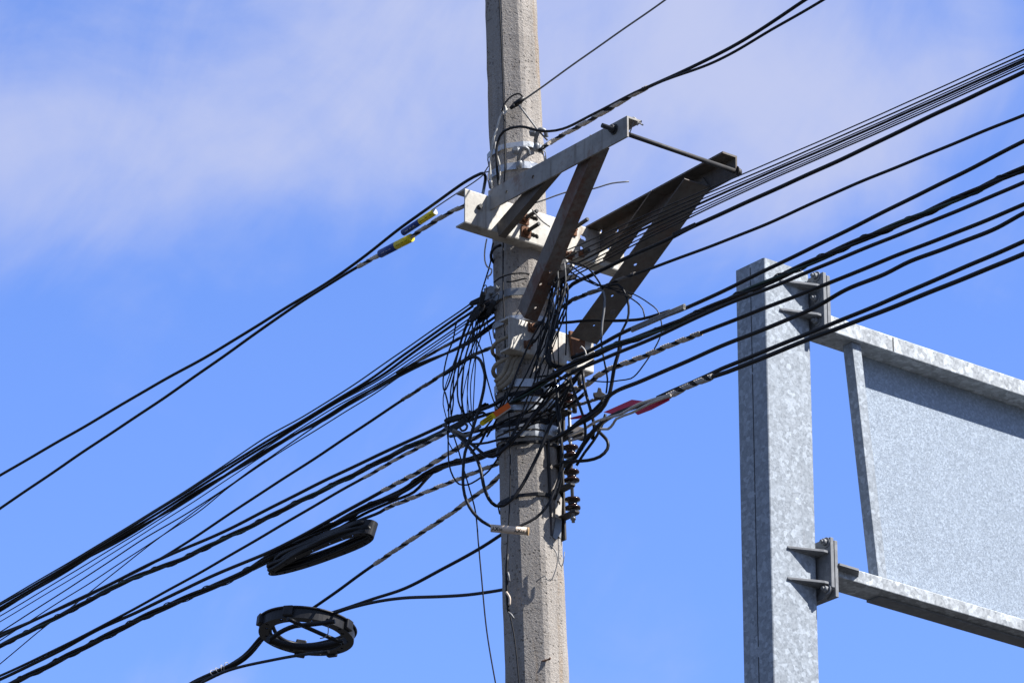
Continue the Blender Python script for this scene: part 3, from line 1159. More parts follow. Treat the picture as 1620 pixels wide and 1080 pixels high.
c = onU(948, 627, .02)
b.extrude([(-.016, -.008), (.018, -.012), (.024, .004), (.010, .012), (.006, .028), (-.004, .030), (-.008, .012), (-.022, .010)], c - EY * .012, c + EY * .012, RGT, Z)
tag(b.build('strand_clamp', M['dark_steel'], bevel=.002), 'small dark three-bolt clamp on the grey strand right of the insulators', 'clamp')
cable('overhead_cable', 'cable', 'upper of the two close black cables that pass over the sign beam', [(1040, 629, -.03), (1128, 590, -.03), (1140, 584, -.03), (1290, 523, -.03), (1440, 460, -.03), (1620, 382, -.03), (1660, 365, -.03)], 6.8, -.03, 'end', group=SPAN_R)
cable('overhead_cable', 'cable', 'lowest black cable on the right, wrapped with pale grip beside the crimson marker', [(896, 744, .0), (903, 732, .0), (911, 722, .0), (924, 701, .0), (939, 681, -.01), (954, 667, -.03), (970, 657, -.04), (1000, 645, -.04), (1055, 628, -.04), (1090, 610, -.04), (1128, 595, -.04), (1150, 588, -.04), (1290, 533, -.04), (1440, 475, -.04), (1620, 401, -.04), (1660, 384, -.04)], 7.4, -.04, 'end', group=SPAN_R,
      grips=[(1052, 1130, 'grip_pale', 34, .6, 1.3)])
cable('guy_grip', 'helical grip', 'upper pale twisted tail of the grip below the crimson marker', [(900, 689, .06), (918, 682, .05), (940, 668, .0), (955, 662, -.05), (982, 655, -.07), (1010, 640, -.075), (1060, 624, -.06)], 4.6, 0, '', 'grip_pale', group='pale grip tails below the crimson marker')
cable('guy_grip', 'helical grip', 'lower pale twisted tail of the grip with a kink below the crimson marker', [(900, 697, .06), (925, 690, .04), (948, 678, -.0), (962, 678, -.05), (970, 670, -.06), (975, 662, -.07), (1000, 652, -.08), (1030, 637, -.075), (1062, 626, -.06)], 4.2, 0, '', 'grip_pale', group='pale grip tails below the crimson marker')

# ---- spans to the lower left
cable('overhead_cable', 'cable', 'topmost black cable on the left, arching over the end of the upper channel', [(764, 306, .05), (767, 290, -.03), (768, 279, -.06), (764, 274, -.07), (757, 276, -.07), (740, 285, -.07), (690, 320, -.07), (635, 360, -.07), (540, 432, -.07), (440, 495, -.07), (333, 560, -.07), (240, 612, -.07), (120, 682, -.07), (0, 752, -.07), (-30, 769, -.07)], 5.2, -.07, 'end', group=SPAN_L)
cable('overhead_cable', 'cable', 'second cable from the top left, striped brown grip running behind the channel end', [(748, 318, -.12), (735, 325, -.12), (708, 338, -.12), (680, 355, -.12), (652, 373, -.12), (602, 402, -.12), (567, 422, -.12), (540, 438, -.12), (450, 495, -.12), (359, 560, -.12), (240, 642, -.12), (94, 740, -.12), (0, 804, -.12), (-30, 825, -.12)], 5.0, -.12, 'end', group=SPAN_L,
      grips=[(566, 748, 'grip_tan', 44, .6, 1.5)])
cable('strand_wire', 'wire', 'hair-thin steel strand just under the topmost left cable by its marker sleeve', [(768, 272, -.08), (762, 279, -.08), (720, 308, -.08), (683, 333, -.08)], 2.0, -.08, '', 'wire_grey')
# drop wires and thick bundle leaving the left clamp cluster
ldr = [([(748, 484), (700, 518), (640, 560), (590, 597), (540, 628), (480, 664), (420, 699), (240, 812), (120, 886), (0, 956), (-30, 973)], 4.2, 'thick upper black cable of the long bundle from the left clamp cluster'),
       ([(752, 490), (700, 525), (650, 560), (600, 596), (540, 631), (420, 704), (240, 817), (0, 961), (-30, 978)], 4.4, 'thick lower black cable of the long bundle from the left clamp cluster'),
       ([(745, 480), (690, 518), (630, 560), (560, 608), (480, 658), (420, 692), (330, 752), (240, 810), (0, 953), (-30, 970)], 2.4, 'thin wire along the top edge of the long left bundle'),
       ([(756, 494), (720, 520), (660, 560), (600, 600), (520, 645), (420, 708), (315, 778), (200, 846), (0, 966), (-30, 984)], 2.2, 'thin wire just under the long left bundle'),
       ([(758, 497), (720, 524), (665, 562), (605, 602), (520, 650), (420, 713), (290, 797), (150, 884), (0, 974), (-30, 992)], 2.0, 'second thin wire under the long left bundle'),
       ([(760, 500), (725, 526), (670, 563), (610, 604), (520, 656), (420, 718), (300, 797), (150, 892), (0, 983), (-30, 1001)], 1.8, 'third thin wire under the long left bundle')]
for i, (pp, wd, lb) in enumerate(ldr):
    cable('drop_wire', 'wire', lb, pp, wd, -.085 + .012 * i, 'end', 'black_sheath', group=DROP_L, wob=.25)
cable('drop_wire', 'wire', 'thin wire leaving the long left bundle early, reaching the left edge first below it', [(640, 588), (609, 608), (540, 648), (465, 697), (413, 733), (315, 800), (220, 856), (135, 913), (0, 999), (-30, 1018)], 2.3, -.03, 'end', group=DROP_L)
cable('drop_wire', 'wire', 'thin wire touching its neighbour midway and dropping steeper to the left edge', [(640, 590), (600, 618), (540, 655), (470, 698), (413, 735), (360, 772), (315, 808), (252, 850), (157, 912), (85, 957), (0, 1013), (-30, 1033)], 2.0, -.02, 'end', group=DROP_L)
cable('drop_wire', 'wire', 'steepest thin wire on the left, crossing the green bundle near the left edge', [(420, 727), (340, 785), (253, 849), (164, 919), (116, 957), (72, 990), (0, 1050), (-30, 1075)], 1.9, -.01, 'end', group=DROP_L)
bundle('paired thick black cables below the left wedge clamp cluster, joining the long bundle', [(788, 508), (744, 540), (713, 556), (655, 580), (612, 603), (561, 632), (514, 662), (467, 686), (420, 714), (330, 768), (240, 823), (120, 893), (0, 964), (-30, 982)], -.055, 'end',
       [(4.2, 'black_sheath'), (4.0, 'black_sheath')], 420, 1.9, None, group='thick cable bundles')
cable('guy_grip', 'helical grip', 'dark helical grip lying along the paired cables left of the pole', [(788, 498), (764, 514), (711, 544), (670, 566), (628, 590)], 4.4, -.065, '', 'dusty_sheath', grips=[(640, 780, 'grip_dark', 60, .5, 1.15)])
cable('overhead_cable', 'cable', 'single black cable with a striped grip, midway between the left bundles', [(784, 549), (775, 551), (746, 563), (700, 592), (668, 612), (636, 633), (540, 697), (420, 775), (345, 825), (261, 879), (200, 912), (100, 960), (0, 1002), (-30, 1015)], 4.6, -.04, 'end', group=SPAN_L,
      grips=[(632, 780, 'grip_dark', 46, .56, 1.3)])
cable('overhead_cable', 'cable', 'black cable running just above the green-tinged left bundle', [(735, 655), (705, 671), (640, 700), (561, 737), (445, 794), (336, 849), (258, 882), (150, 935), (0, 1006), (-30, 1020)], 5.6, -.05, 'end', group=SPAN_L)
bundle('sagging lashed left bundle of black and dark green cables', [(770, 640, -.08), (735, 664, -.07), (705, 681, -.06), (640, 710, -.06), (561, 750, -.06), (484, 788, -.06), (400, 830, -.06), (336, 860, -.06), (283, 886, -.06), (205, 916, -.06), (126, 957, -.06), (63, 990, -.06), (0, 1021, -.06), (-30, 1036, -.06)], -.06, 'end',
       [(4.6, 'black_sheath'), (4.4, 'green_sheath'), (4.4, 'dusty_sheath')], 300, 2.4, ('dusty_sheath', 105), group='thick cable bundles')
cable('guy_grip', 'helical grip', 'pale and black striped grip under the sagging left bundle, white tail at its end', [(715, 680), (701, 687), (660, 709), (620, 730), (576, 755)], 5.0, -.08, '', 'black_sheath', grips=[(576, 714, 'grip_pale', 36, .55, 1.2)])
cable('overhead_cable', 'cable', 'black cable continuing from the pale striped grip to the lower left', [(590, 748), (576, 755), (413, 849), (323, 902), (220, 958), (157, 992), (80, 1031), (0, 1068), (-30, 1082)], 4.6, -.08, 'end', group=SPAN_L)
cable('overhead_cable', 'cable', 'long tan-wrapped cable from the lower pole bands to the lower left', [(794, 668), (786, 672), (744, 697), (701, 722), (662, 746), (621, 768), (565, 799), (510, 829), (436, 868), (380, 892), (315, 920), (220, 966), (157, 995), (90, 1031), (0, 1074), (-30, 1088)], 6.0, -.07, 'end', group=SPAN_L,
      grips=[(600, 792, 'grip_tan', 34, .56, 1.3)])
bundle('heaviest black bundle on the left, passing behind the grey storage ring', [(800, 705, -.06), (791, 711, -.05), (748, 724, -.04), (701, 737, -.04), (678, 747, -.04), (640, 775, -.04), (584, 800, -.04), (510, 838, -.04), (440, 873, -.04), (380, 908, -.04), (315, 936, -.04), (258, 961, -.04), (126, 1027, -.04), (31, 1075, -.04), (0, 1089, -.04), (-30, 1103, -.04)], -.04, 'end',
       [(5.6, 'black_sheath'), (5.2, 'black_sheath'), (5.0, 'dusty_sheath')], 380, 3.0, ('black_sheath', 120), group='thick cable bundles')
cable('overhead_cable', 'cable', 'black cable forking off the heaviest bundle towards the grey storage ring', [(690, 742), (676, 756), (655, 778), (620, 793), (575, 813), (537, 834), (500, 852), (450, 876), (400, 901)], 5.0, -.02, '')
cable('overhead_cable', 'cable', 'black cable with pale striped grip leading into the grey storage ring', [(796, 728), (791, 731), (748, 748), (701, 767), (655, 786), (611, 803), (602, 809), (565, 824), (534, 836), (500, 850)], 5.2, -.03, '', grips=[(608, 794, 'grip_tan', 40, .6, 1.35)])
cable('overhead_cable', 'cable', 'cable with the longest tan grip, steep run down to the black round storage ring', [(798, 746), (791, 752), (773, 769), (741, 791), (717, 809), (680, 834), (639, 861), (593, 892), (565, 911), (524, 941), (486, 967), (470, 975)], 5.2, -.03, '', grips=[(588, 794, 'grip_tan', 48, .66, 1.4)])
cable('overhead_cable', 'cable', 'upper black slack cable from behind the pole to the round storage ring', [(812, 832, .02), (792, 846, .02), (763, 865, .02), (700, 900, .02), (640, 930, .02), (590, 947, .02), (540, 964, .02), (515, 972, .02)], 5.6, .02, '', group='slack cables to the round storage ring')
cable('overhead_cable', 'cable', 'lower flatter black slack cable from the pole side to the round storage ring', [(802, 931), (797, 932), (740, 941), (640, 945), (590, 952), (545, 964), (525, 972)], 5.6, -.0, '', group='slack cables to the round storage ring')
bundle('stub bundle of black cables below the round storage ring, tied with wire', [(424, 1002), (412, 1012), (400, 1026), (385, 1040), (345, 1062), (305, 1081), (280, 1095)], 0.02, 'end', [(6.0, 'black_sheath'), (5.4, 'black_sheath'), (5.2, 'black_sheath')], 420, 2.8, None, group='thick cable bundles')
cable('overhead_cable', 'cable', 'black cable from under the round storage ring joining the tied stub bundle', [(520, 1030), (490, 1034), (440, 1042), (385, 1053), (352, 1063), (320, 1078)], 5.2, .0, '')
b = MB()
for q in range(4):
    c = onU(340 + q * 6, 1064 - q * 3.2, .02)
    d = (onU(385, 1040, .02) - onU(345, 1062, .02)).normalized()
    a = d.orthogonal().normalized()
    e_ = d.cross(a)
    n_ = 18
    b.tube([c + a * (.0155 * math.cos(2 * math.pi * i / n_)) + e_ * (.0155 * math.sin(2 * math.pi * i / n_)) + d * (.012 * math.sin(2 * math.pi * i / n_ + q)) for i in range(n_)], .0016, 5, closed=True)
tag(b.build('tie_wire', M['tie_wire']), 'pale tie wire wound round the stub bundle at the bottom left', 'tie wire')

# ---- slack loops round the pole (offset = world depth of each loop)
LOOP = 'slack cable loops round the pole'


def loop(label, pts, wpx, Y, mat='black_sheath', name='cable_loop', cat='cable', group=LOOP, grips=()):
    return cable(name, cat, label, pts, wpx, Y, '', mat, 'y', group, grips, wob=.5)


loop('thick loop falling left of the pole into the left end of the lettered tube', [(702, 593, .03), (725, 578, .02), (740, 568, .0), (752, 564, -.03), (760, 570, -.06), (763, 577, -.08), (767, 592, -.12), (766, 611, -.15), (760, 639, -.17), (752, 665, -.18), (743, 693, -.19), (735.5, 716, -.20), (733, 740, -.22), (733, 771, -.24), (738, 792, -.26), (748, 810, -.27), (763, 825, -.28), (780, 834, -.285)], 5.0, 0)
loop('thick loop rising right of the pole from the right end of the lettered tube', [(815, 836, -.285), (826, 830, -.28), (847, 819, -.27), (865, 801, -.26), (876, 780, -.25), (885, 752, -.25), (889, 721, -.26), (887, 690, -.26), (883, 660, -.25), (880, 635, -.24), (888, 610, -.22)], 4.6, 0)
loop('thick loop hanging across the front of the pole below the lower steel bands', [(706, 676, -.0), (715, 682, -.04), (728, 692, -.10), (741, 706, -.14), (752, 721, -.17), (760, 741, -.19), (765, 767, -.2), (773, 788, -.2), (784, 799, -.2), (796, 799, -.2), (811, 788, -.2), (827, 766, -.2), (842, 738, -.2), (857, 706, -.2), (866, 682, -.2), (876, 662, -.2), (889, 637, -.19), (898, 612, -.16)], 5.6, 0)
loop('thin loop sagging left of the pole and climbing across its front', [(704, 620, .02), (709, 640, .0), (710, 665, -.02), (709, 697, -.03), (710.5, 734, -.05), (717, 754, -.07), (726, 765.5, -.09), (739, 767, -.11), (754, 760, -.13), (773, 745, -.15), (784, 730, -.17), (798, 708, -.18), (810, 688, -.18), (819, 669, -.18), (834, 630, -.18), (845, 604, -.18), (856, 574, -.19), (866, 540, -.20), (876, 500, -.2), (884, 450, -.2)], 2.8, 0)
loop('thick loop curling from the left bundle across the pole at the double bands', [(702, 672, .02), (715, 680, -.02), (735, 694, -.08), (754, 708, -.13), (767, 719, -.16), (780, 722, -.17), (792, 715, -.18), (810, 698, -.185), (828, 678, -.19), (841, 662, -.19), (855, 645, -.19), (870, 630, -.19), (886, 613, -.18), (903, 595, -.15)], 5.4, 0)
loop('narrow hanging loop farthest left of the pole, closed at its bottom', [(742, 498, .05), (724, 507, .05), (717, 537, .05), (708, 561, .05), (702, 590, .05), (701, 611, .05), (703, 618.5, .05), (708, 611, .04), (715, 591, .03), (723, 561, .02), (735.5, 518.5, 0), (748, 492, 0)], 2.6, 0)
loop('thin cable hanging from the left clamps straight to the green bundle', [(752, 494, .02), (741, 511, .02), (728, 546, .02), (720, 580, .02), (717, 611, .02), (717, 639, .02), (713, 661, .02), (709, 676, .02)], 2.6, 0)
loop('thin cable bulging right as it hangs from the left clamps', [(754, 496, 0), (743, 518.5, 0), (731, 555.5, 0), (725, 589, 0), (723.5, 615, 0), (725, 634, 0), (730, 648, 0), (736, 658, 0), (744, 664, 0)], 3.0, 0)
loop('thin cable hanging closest to the thick left loop', [(758, 500, -.03), (747, 530, -.03), (737, 561, -.03), (732, 602, -.03), (731, 630, -.03), (735, 655, -.03), (748, 676, -.03)], 2.4, 0)
loop('hair-thin wire hanging low past the green bundle on the left', [(742, 505, .08), (730, 540, .08), (712, 590, .08), (703, 618, .08), (701, 640, .08), (706, 660, .08), (710, 700, .08), (722, 715, .08), (738, 690, .08)], 1.8, 0)
loop('wire slanting from the left clamps down to the pole edge', [(745, 506, -.02), (752, 533, -.02), (761.5, 554, -.03), (769, 592.6, -.05), (776, 618.5, -.07), (781, 634, -.09), (790, 648, -.10)], 2.4, 0)
loop('second wire slanting down towards the beige rope', [(770, 505, -.06), (775, 530, -.06), (782, 560, -.08), (786, 575, -.09)], 1.8, 0)
loop('slanting wire across the pole from the right clamps to the orange tag', [(866, 488, -.21), (862, 500, -.21), (843, 533, -.21), (821, 580, -.21), (808, 615, -.21), (795, 641, -.19), (783, 668, -.15), (770, 690, -.1)], 3.2, 0)
loop('second slanting wire across the pole, below the first', [(872, 495, -.22), (867, 511, -.22), (847, 561, -.22), (830, 597, -.21), (816, 620, -.2), (800, 640, -.18)], 2.8, 0)
loop('third slanting wire dropping from the right clamps towards the insulators', [(878, 500, -.23), (868, 540, -.23), (858, 570, -.22), (845, 620, -.21), (826, 660, -.2), (806, 700, -.19)], 2.8, 0)
loop('dark cable curving along the left edge of the lower channel', [(888, 452, -.27), (886, 480, -.27), (875, 518, -.28), (866, 546, -.28), (864, 567, -.28), (871, 578, -.28), (885, 581, -.28), (905, 579, -.27)], 4.4, 0)
loop('second dark cable curving along the lower channel edge', [(894, 454, -.28), (889, 478, -.29), (878, 520, -.3), (870, 548, -.3), (868, 565, -.3), (874, 575, -.3), (890, 579, -.3)], 3.4, 0)
loop('light-edged wire hanging from the right clamp cluster', [(881.5, 419, -.3), (883, 441, -.3), (881, 465, -.29), (877, 490, -.28), (871, 516, -.27), (864, 545, -.25), (856, 575, -.24)], 2.2, 0, 'wire_grey')
loop('second light-edged wire hanging beside the right clamps', [(893, 415, -.32), (895, 440, -.32), (893, 462, -.31), (888, 480, -.3), (880, 508, -.29), (872, 540, -.27)], 2.4, 0, 'wire_grey')
# loops right of the pole, in front of the right strut
LR = 'loose loops right of the pole'
loop('loose drop lead arching from the right clamps and falling past the strut', [(902, 415, -.33), (915, 417, -.36), (930, 424, -.4), (943, 439, -.42), (952, 455, -.43), (955.5, 478, -.43), (952, 510, -.43), (951, 537, -.43), (954, 561, -.43), (958, 582, -.43), (961, 600, -.43), (959, 622, -.42)], 2.8, 0, group=LR)
loop('thicker light-edged loop falling from the striped grip past the strut holes', [(930, 462, -.40), (946, 458, -.43), (955, 462, -.44), (956.5, 484, -.45), (953, 510, -.45), (951.5, 535, -.45)], 3.4, 0, 'wire_grey', group=LR)
loop('wide loop from the striped grip curving down to the cables on the right', [(962, 452, -.44), (978, 450, -.46), (989, 464, -.46), (994.5, 484, -.46), (992.6, 506, -.46), (981.5, 528, -.46), (979, 547, -.45), (976, 569, -.44), (970, 590, -.43), (965, 620, -.42), (958, 640, -.4)], 4.0, 0, group=LR)
loop('thick cable falling steeply right of the lower channel to the wavy cable', [(982, 545, -.45), (978, 560, -.45), (972, 580, -.44), (968, 605, -.43), (962, 630, -.42), (950, 650, -.4), (930, 664, -.36), (905, 676, -.32)], 6.0, 0, group=LR)
loop('thin outer loop reaching furthest right under the aluminium tube end', [(950, 452, -.42), (989, 460, -.46), (1011, 469, -.48), (1028, 480, -.5), (1039, 489, -.5), (1045, 503, -.5), (1047, 520, -.5), (1044, 534, -.5), (1035, 552, -.5), (1024, 569, -.5), (1017, 579, -.5), (1007, 592, -.49), (998, 599, -.48), (980, 602, -.46), (961, 604, -.44), (928, 601, -.38)], 2.2, 0, group=LR)
loop('short loop inside the thin outer loop, ending at the cable stub', [(975, 462, -.46), (992.6, 469, -.47), (1007, 478, -.48), (1017, 489, -.48), (1020, 506, -.48)], 2.4, 0, group=LR)
loop('lead crossing from the right clamps down over the right strut', [(904, 420, -.36), (925, 437, -.4), (950, 452, -.43), (975, 460, -.45), (1000, 470, -.46)], 2.4, 0, group=LR)
loop('lower lead crossing from the right clamps to the striped grip', [(903, 430, -.35), (920, 441, -.38), (942, 448, -.42), (955, 456, -.43)], 2.6, 0, group=LR)
loop('lead from the right clamps bowing under the bent black cable', [(900, 442, -.34), (925, 443, -.38), (945, 452, -.41), (965, 449, -.43)], 2.2, 0, group=LR)
loop('black cable bridging behind the right strut to the aluminium tube end', [(872, 512, -.1), (880, 511, -.12), (905, 509, -.15), (925, 507, -.18), (985, 507, -.3), (1015, 505, -.35), (1040, 498, -.38), (1060, 491, -.4)], 5.0, 0, group=LR)
loop('thick drooping loop at the lower right of the insulators', [(940, 672, -.3), (947, 682, -.31), (956, 691, -.32), (961.5, 699, -.33), (961, 710, -.33), (949, 722, -.33), (930, 728, -.32), (911, 729.5, -.3), (890, 731, -.28)], 5.4, 0, group=LR)
loop('black lead dropping straight down behind the upper insulator', [(922, 585, -.36), (924, 610, -.36), (930, 634, -.36), (936, 655, -.36), (940, 676, -.35), (937, 695, -.33)], 5.0, 0, group=LR)
loop('black lead falling between the upper and lower insulator racks', [(902, 600, -.35), (909, 622, -.35), (918, 645, -.35), (925, 668, -.35), (926, 690, -.34), (920, 712, -.33)], 4.4, 0, group=LR)
loop('slanting thick lead from the insulators down the pole face', [(930, 575, -.34), (905, 604, -.3), (888, 640, -.25), (875, 668, -.22)], 4.6, 0, group=LR)

TG = 'dark cables crowding the left pole edge'
for pp, wd, Y, lb in (([(716, 666, .06), (735, 657, .02), (760, 648, -.06), (785, 638, -.12), (800, 628, -.15)], 6.0, 0, 'black cable rising from the left bundle to the steel bands, thickest there'),
                      ([(720, 674, .05), (745, 664, .0), (770, 655, -.08), (792, 650, -.13), (812, 650, -.16)], 5.0, 0, 'black cable tucked between the bands at the left pole edge'),
                      ([(712, 690, .06), (745, 684, .0), (772, 677, -.06), (796, 668, -.12)], 5.4, 0, 'black cable just under the yellow tag at the left pole edge'),
                      ([(735, 705, .05), (755, 690, .0), (775, 668, -.05), (790, 645, -.1), (800, 620, -.13)], 3.0, 0, 'thin black lead climbing steeply behind the yellow tag'),
                      ([(730, 700, .02), (750, 702, -.02), (772, 700, -.08), (795, 694, -.13), (830, 690, -.14)], 4.0, 0, 'black lead lying level across the double silver bands'),
                      ([(742, 650, .05), (752, 656, .02), (764, 652, 0), (775, 660, -.04), (788, 655, -.08)], 4.4, 0, 'kinked black tail above the yellow tag'),
                      ([(745, 716, .04), (760, 700, .0), (768, 684, -.03), (776, 676, -.05)], 4.0, 0, 'dark tail curling up below the yellow tag')):
    loop(lb, pp, wd, Y, group=TG)
TG2 = 'dark cables crowding the insulators'
for pp, wd, Y, lb in (([(862, 612, -.2), (885, 600, -.24), (910, 588, -.28), (940, 570, -.33)], 5.0, 0, 'short black cable lying along the bundle above the uppermost insulator'),
                      ([(858, 628, -.2), (880, 618, -.24), (900, 604, -.28), (922, 588, -.31)], 4.6, 0, 'black cable sloping just over the uppermost insulator'),
                      ([(868, 650, -.2), (884, 632, -.24), (902, 612, -.28), (915, 596, -.3)], 5.0, 0, 'steep black cable passing left of the uppermost insulator'),
                      ([(880, 700, -.24), (886, 670, -.25), (884, 640, -.25), (880, 610, -.24), (876, 585, -.24)], 4.4, 0, 'upright black cable hugging the upper insulator rack'),
                      ([(893, 690, -.3), (905, 676, -.32), (922, 662, -.34), (940, 648, -.36), (955, 632, -.38)], 5.6, 0, 'thick black cable sloping between the two insulator racks'),
                      ([(878, 790, -.2), (887, 760, -.22), (890, 720, -.24), (888, 690, -.24)], 4.0, 0, 'black cable lying along the lower insulator rack'),
                      ([(912, 736, -.3), (925, 715, -.32), (938, 698, -.33), (950, 678, -.34), (958, 655, -.36)], 4.6, 0, 'black cable swinging up right of the lower rack'),
                      ([(850, 596, -.2), (872, 594, -.24), (892, 598, -.28), (905, 608, -.3), (908, 625, -.3)], 3.4, 0, 'thin black cable arching over the uppermost insulator'),
                      ([(846, 540, -.22), (856, 525, -.23), (868, 505, -.24), (872, 480, -.25), (880, 455, -.26)], 3.4, 0, 'black lead dropping from the right clamps over the lower channel'),
                      ([(838, 598, -.2), (850, 566, -.22), (862, 530, -.24), (874, 496, -.26), (886, 460, -.27)], 3.0, 0, 'long black lead slanting down from the right clamps'),
                      ([(880, 520, -.28), (888, 500, -.29), (897, 478, -.3), (898, 455, -.3), (892, 440, -.29)], 3.0, 0, 'black lead bowing right below the right clamps')):
    loop(lb, pp, wd, Y, group=TG2)

rn = random.Random(21)
for i in range(14):
    x0, x1 = 884 + rn.uniform(-12, 14), 866 + rn.uniform(-24, 30)
    y0, y1 = 446 + rn.uniform(-14, 10), 588 + rn.uniform(-30, 24)
    bx, Yd = rn.uniform(-16, 16), -.27 + rn.uniform(-.06, .04)
    loop('fine black lead hanging in the tangle below the right wedge clamps', [(x0, y0, Yd), (x0 + (x1 - x0) * .25 + bx, y0 + (y1 - y0) * .3, Yd), (x0 + (x1 - x0) * .65 + bx * .8, y0 + (y1 - y0) * .65, Yd + .01), (x1, y1, Yd + .03)],
         rn.choice((1.8, 2.2, 2.6, 3.2)), 0, rn.choice(('black_sheath', 'black_sheath', 'dusty_sheath')), group='fine leads below the right wedge clamps')
for i in range(9):
    x0, x1 = 760 + rn.uniform(-12, 14), 724 + rn.uniform(-16, 26)
    y0, y1 = 500 + rn.uniform(-6, 10), 664 + rn.uniform(-16, 14)
    bx, Yd = rn.uniform(-14, 10), rn.uniform(-.06, .07)
    loop('fine black lead hanging in the tangle below the left wedge clamps', [(x0, y0, Yd), (x0 + (x1 - x0) * .4 + bx, y0 + (y1 - y0) * .3, Yd), (x0 + (x1 - x0) * .85 + bx, y0 + (y1 - y0) * .7, Yd), (x1, y1, Yd)],
         rn.choice((1.6, 1.9, 2.4)), 0, group='fine leads below the left wedge clamps')
for i in range(7):
    x0, x1 = 800 + rn.uniform(-8, 30), 880 + rn.uniform(-10, 30)
    y0, y1 = 668 + rn.uniform(-30, 30), 610 + rn.uniform(-12, 40)
    loop('black lead wound across the pole among the lower steel bands', [(x0 - 14, y0 + rn.uniform(-4, 12), -.12), (x0, y0, -.155), ((x0 + x1) / 2, (y0 + y1) / 2 + rn.uniform(2, 14), -.18), (x1, y1, -.21), (x1 + 16, y1 - rn.uniform(4, 16), -.24)],
         rn.choice((2.6, 3.4, 4.4)), 0, group='leads wound among the lower bands')

# ---- thin wires down the pole
cable('ground_wire', 'wire', 'thin black wire running down the left edge of the pole face', [(789, -30, -.097), (790, 0, -.097), (793, 60, -.097), (796, 140, -.098), (798, 200, -.1), (799, 262, -.108), (797, 300, -.106), (796, 385, -.106), (796, 460, -.112), (798, 511, -.112), (800, 570, -.108), (803, 632, -.114), (806, 670, -.115), (807, 771, -.112), (804, 842, -.108), (802, 880, -.106), (803, 946, -.106), (807, 973, -.108), (814, 1010, -.108), (821, 1080, -.11), (823, 1120, -.11)], 2.6, 0, '', 'black_sheath', 'y', wob=.4)
cable('taped_joint', 'cable joint', 'black taped joint on the thin wire low on the left pole edge', [(803, 876), (801.5, 900), (802, 930), (803, 955), (805, 968)], 5.0, -.109, '', 'black_sheath', 'y')
b = MB()
for px, py, px2, py2, mt in ((801, 936, 806, 957, 0), (804, 968, 813, 978, 1), (803.5, 905, 806, 920, 1)):
    a_, c_ = onY(px, py, -.114), onY(px2, py2, -.116)
    bb = MB()
    bb.tube(catmull3([a_, (a_ + c_) / 2 + Vector((.006 if mt == 0 else 0, -.004, .002)), c_], 4), .0045 if mt == 0 else .004, 7)
    tag(bb.build('wire_end', M['tag_cream' if mt == 0 else 'wire_grey']), 'cream stripped wire end bowed out from the taped joint' if mt == 0 else ('grey cut wire end pointing right below the taped joint' if px > 803.8 else 'grey strip beside the upper part of the taped joint'), 'wire end')
cable('hanging_wire', 'wire', 'long thin loose wire hanging free left of the pole to the bottom edge', [(716, 684, -.05), (724, 708, -.06), (733, 740, -.08), (741, 767, -.1), (752, 808, -.1), (757, 860, -.1), (761, 904, -.1), (770, 997, -.1), (784, 1080, -.1), (790, 1110, -.1)], 2.4, 0, '', 'black_sheath', 'y')
cable('loose_wire', 'wire', 'loose grey wire end waving free right of the long left strut', [(838, 324, -.3), (860, 317, -.3), (887, 307, -.3), (905, 302, -.3), (923, 301.5, -.3), (941, 298, -.3), (968, 290, -.3), (995, 287, -.3)], 2.4, 0, '', 'wire_grey', 'y')
cable('wire', 'wire', 'bent dark wire crossing the upper channel near its slots', [(842, 332, -.33), (850, 342, -.34), (860, 352, -.34), (870, 359, -.34)], 2.4, 0, '', 'wire_grey', 'y')
cable('cable_loop', 'cable', 'short black arc over the clamp knot high on the pole', [(794, 176), (798, 165), (806, 155), (816, 149), (823, 149), (828, 156), (824, 164)], 2.8, -.13, '', 'black_sheath', 'y')
cable('strand_wire', 'wire', 'thin strand slanting right from the high clamp to the upper hook', [(821, 167), (835, 185), (850, 205), (866, 222)], 3.0, -.15, '', 'wire_grey', 'y')
# dead-end clamp of the thin top wire
b = MB()
a_, c_ = onY(807, 172, -.13), onY(829, 155, -.14)
b.rod(a_, a_.lerp(c_, .35), .006, .010, 10)
b.rod(a_.lerp(c_, .35), c_, .011, .009, 10)
tag(b.build('wire_clamp', M['black_plastic']), 'small black wedge clamp holding the thin wire high on the pole', 'clamp')
# white cords
cable('cotton_string', 'string', 'white cord knotted high on the pole, its long tail hanging to the silver bands', [(798, 172), (795, 178), (790, 188), (786, 205), (781, 218), (779, 235), (776, 250), (776, 275), (779, 300)], 3.2, -.115, '', 'white_cord', 'y')
cable('cotton_string', 'string', 'white cord curving down over the silver bands to the left arm', [(785, 225), (783, 235), (787, 248), (790, 258), (791, 275), (790, 292)], 3.0, -.122, '', 'white_cord', 'y')
b = MB()
kn = [(795, 178), (799, 168), (800, 176), (793, 174), (802, 173), (797, 181), (796, 170), (799, 179)]
b.tube(catmull3([onY(x, y, -.118 - .004 * (i % 3)) for i, (x, y) in enumerate(kn)], 5), .0034, 7)
tag(b.build('string_knot', M['white_cord']), 'white knotted cord lump beside the high wire clamp', 'knot')
cable('tie_wire', 'tie wire', 'twisted thin wire sticking out left of the pole above the channel end', [(779, 262), (773, 263), (769, 269), (766, 273), (771, 272), (777, 271)], 2.0, -.06, '', 'wire_grey', 'y')
cable('tie_wire', 'tie wire', 'twisted thin wire hanging down from the white cords to the channel', [(775, 262), (773, 275), (772, 287), (777, 283), (788, 279)], 2.0, -.08, '', 'wire_grey', 'y')
cable('tie_wire', 'tie wire', 'brown kinked wire hanging left of the pole below the channel', [(770, 378), (767, 395), (767, 412), (771, 422), (778, 426), (776, 434), (772, 437), (772, 441)], 2.6, -.06, '', 'grip_tan', 'y')
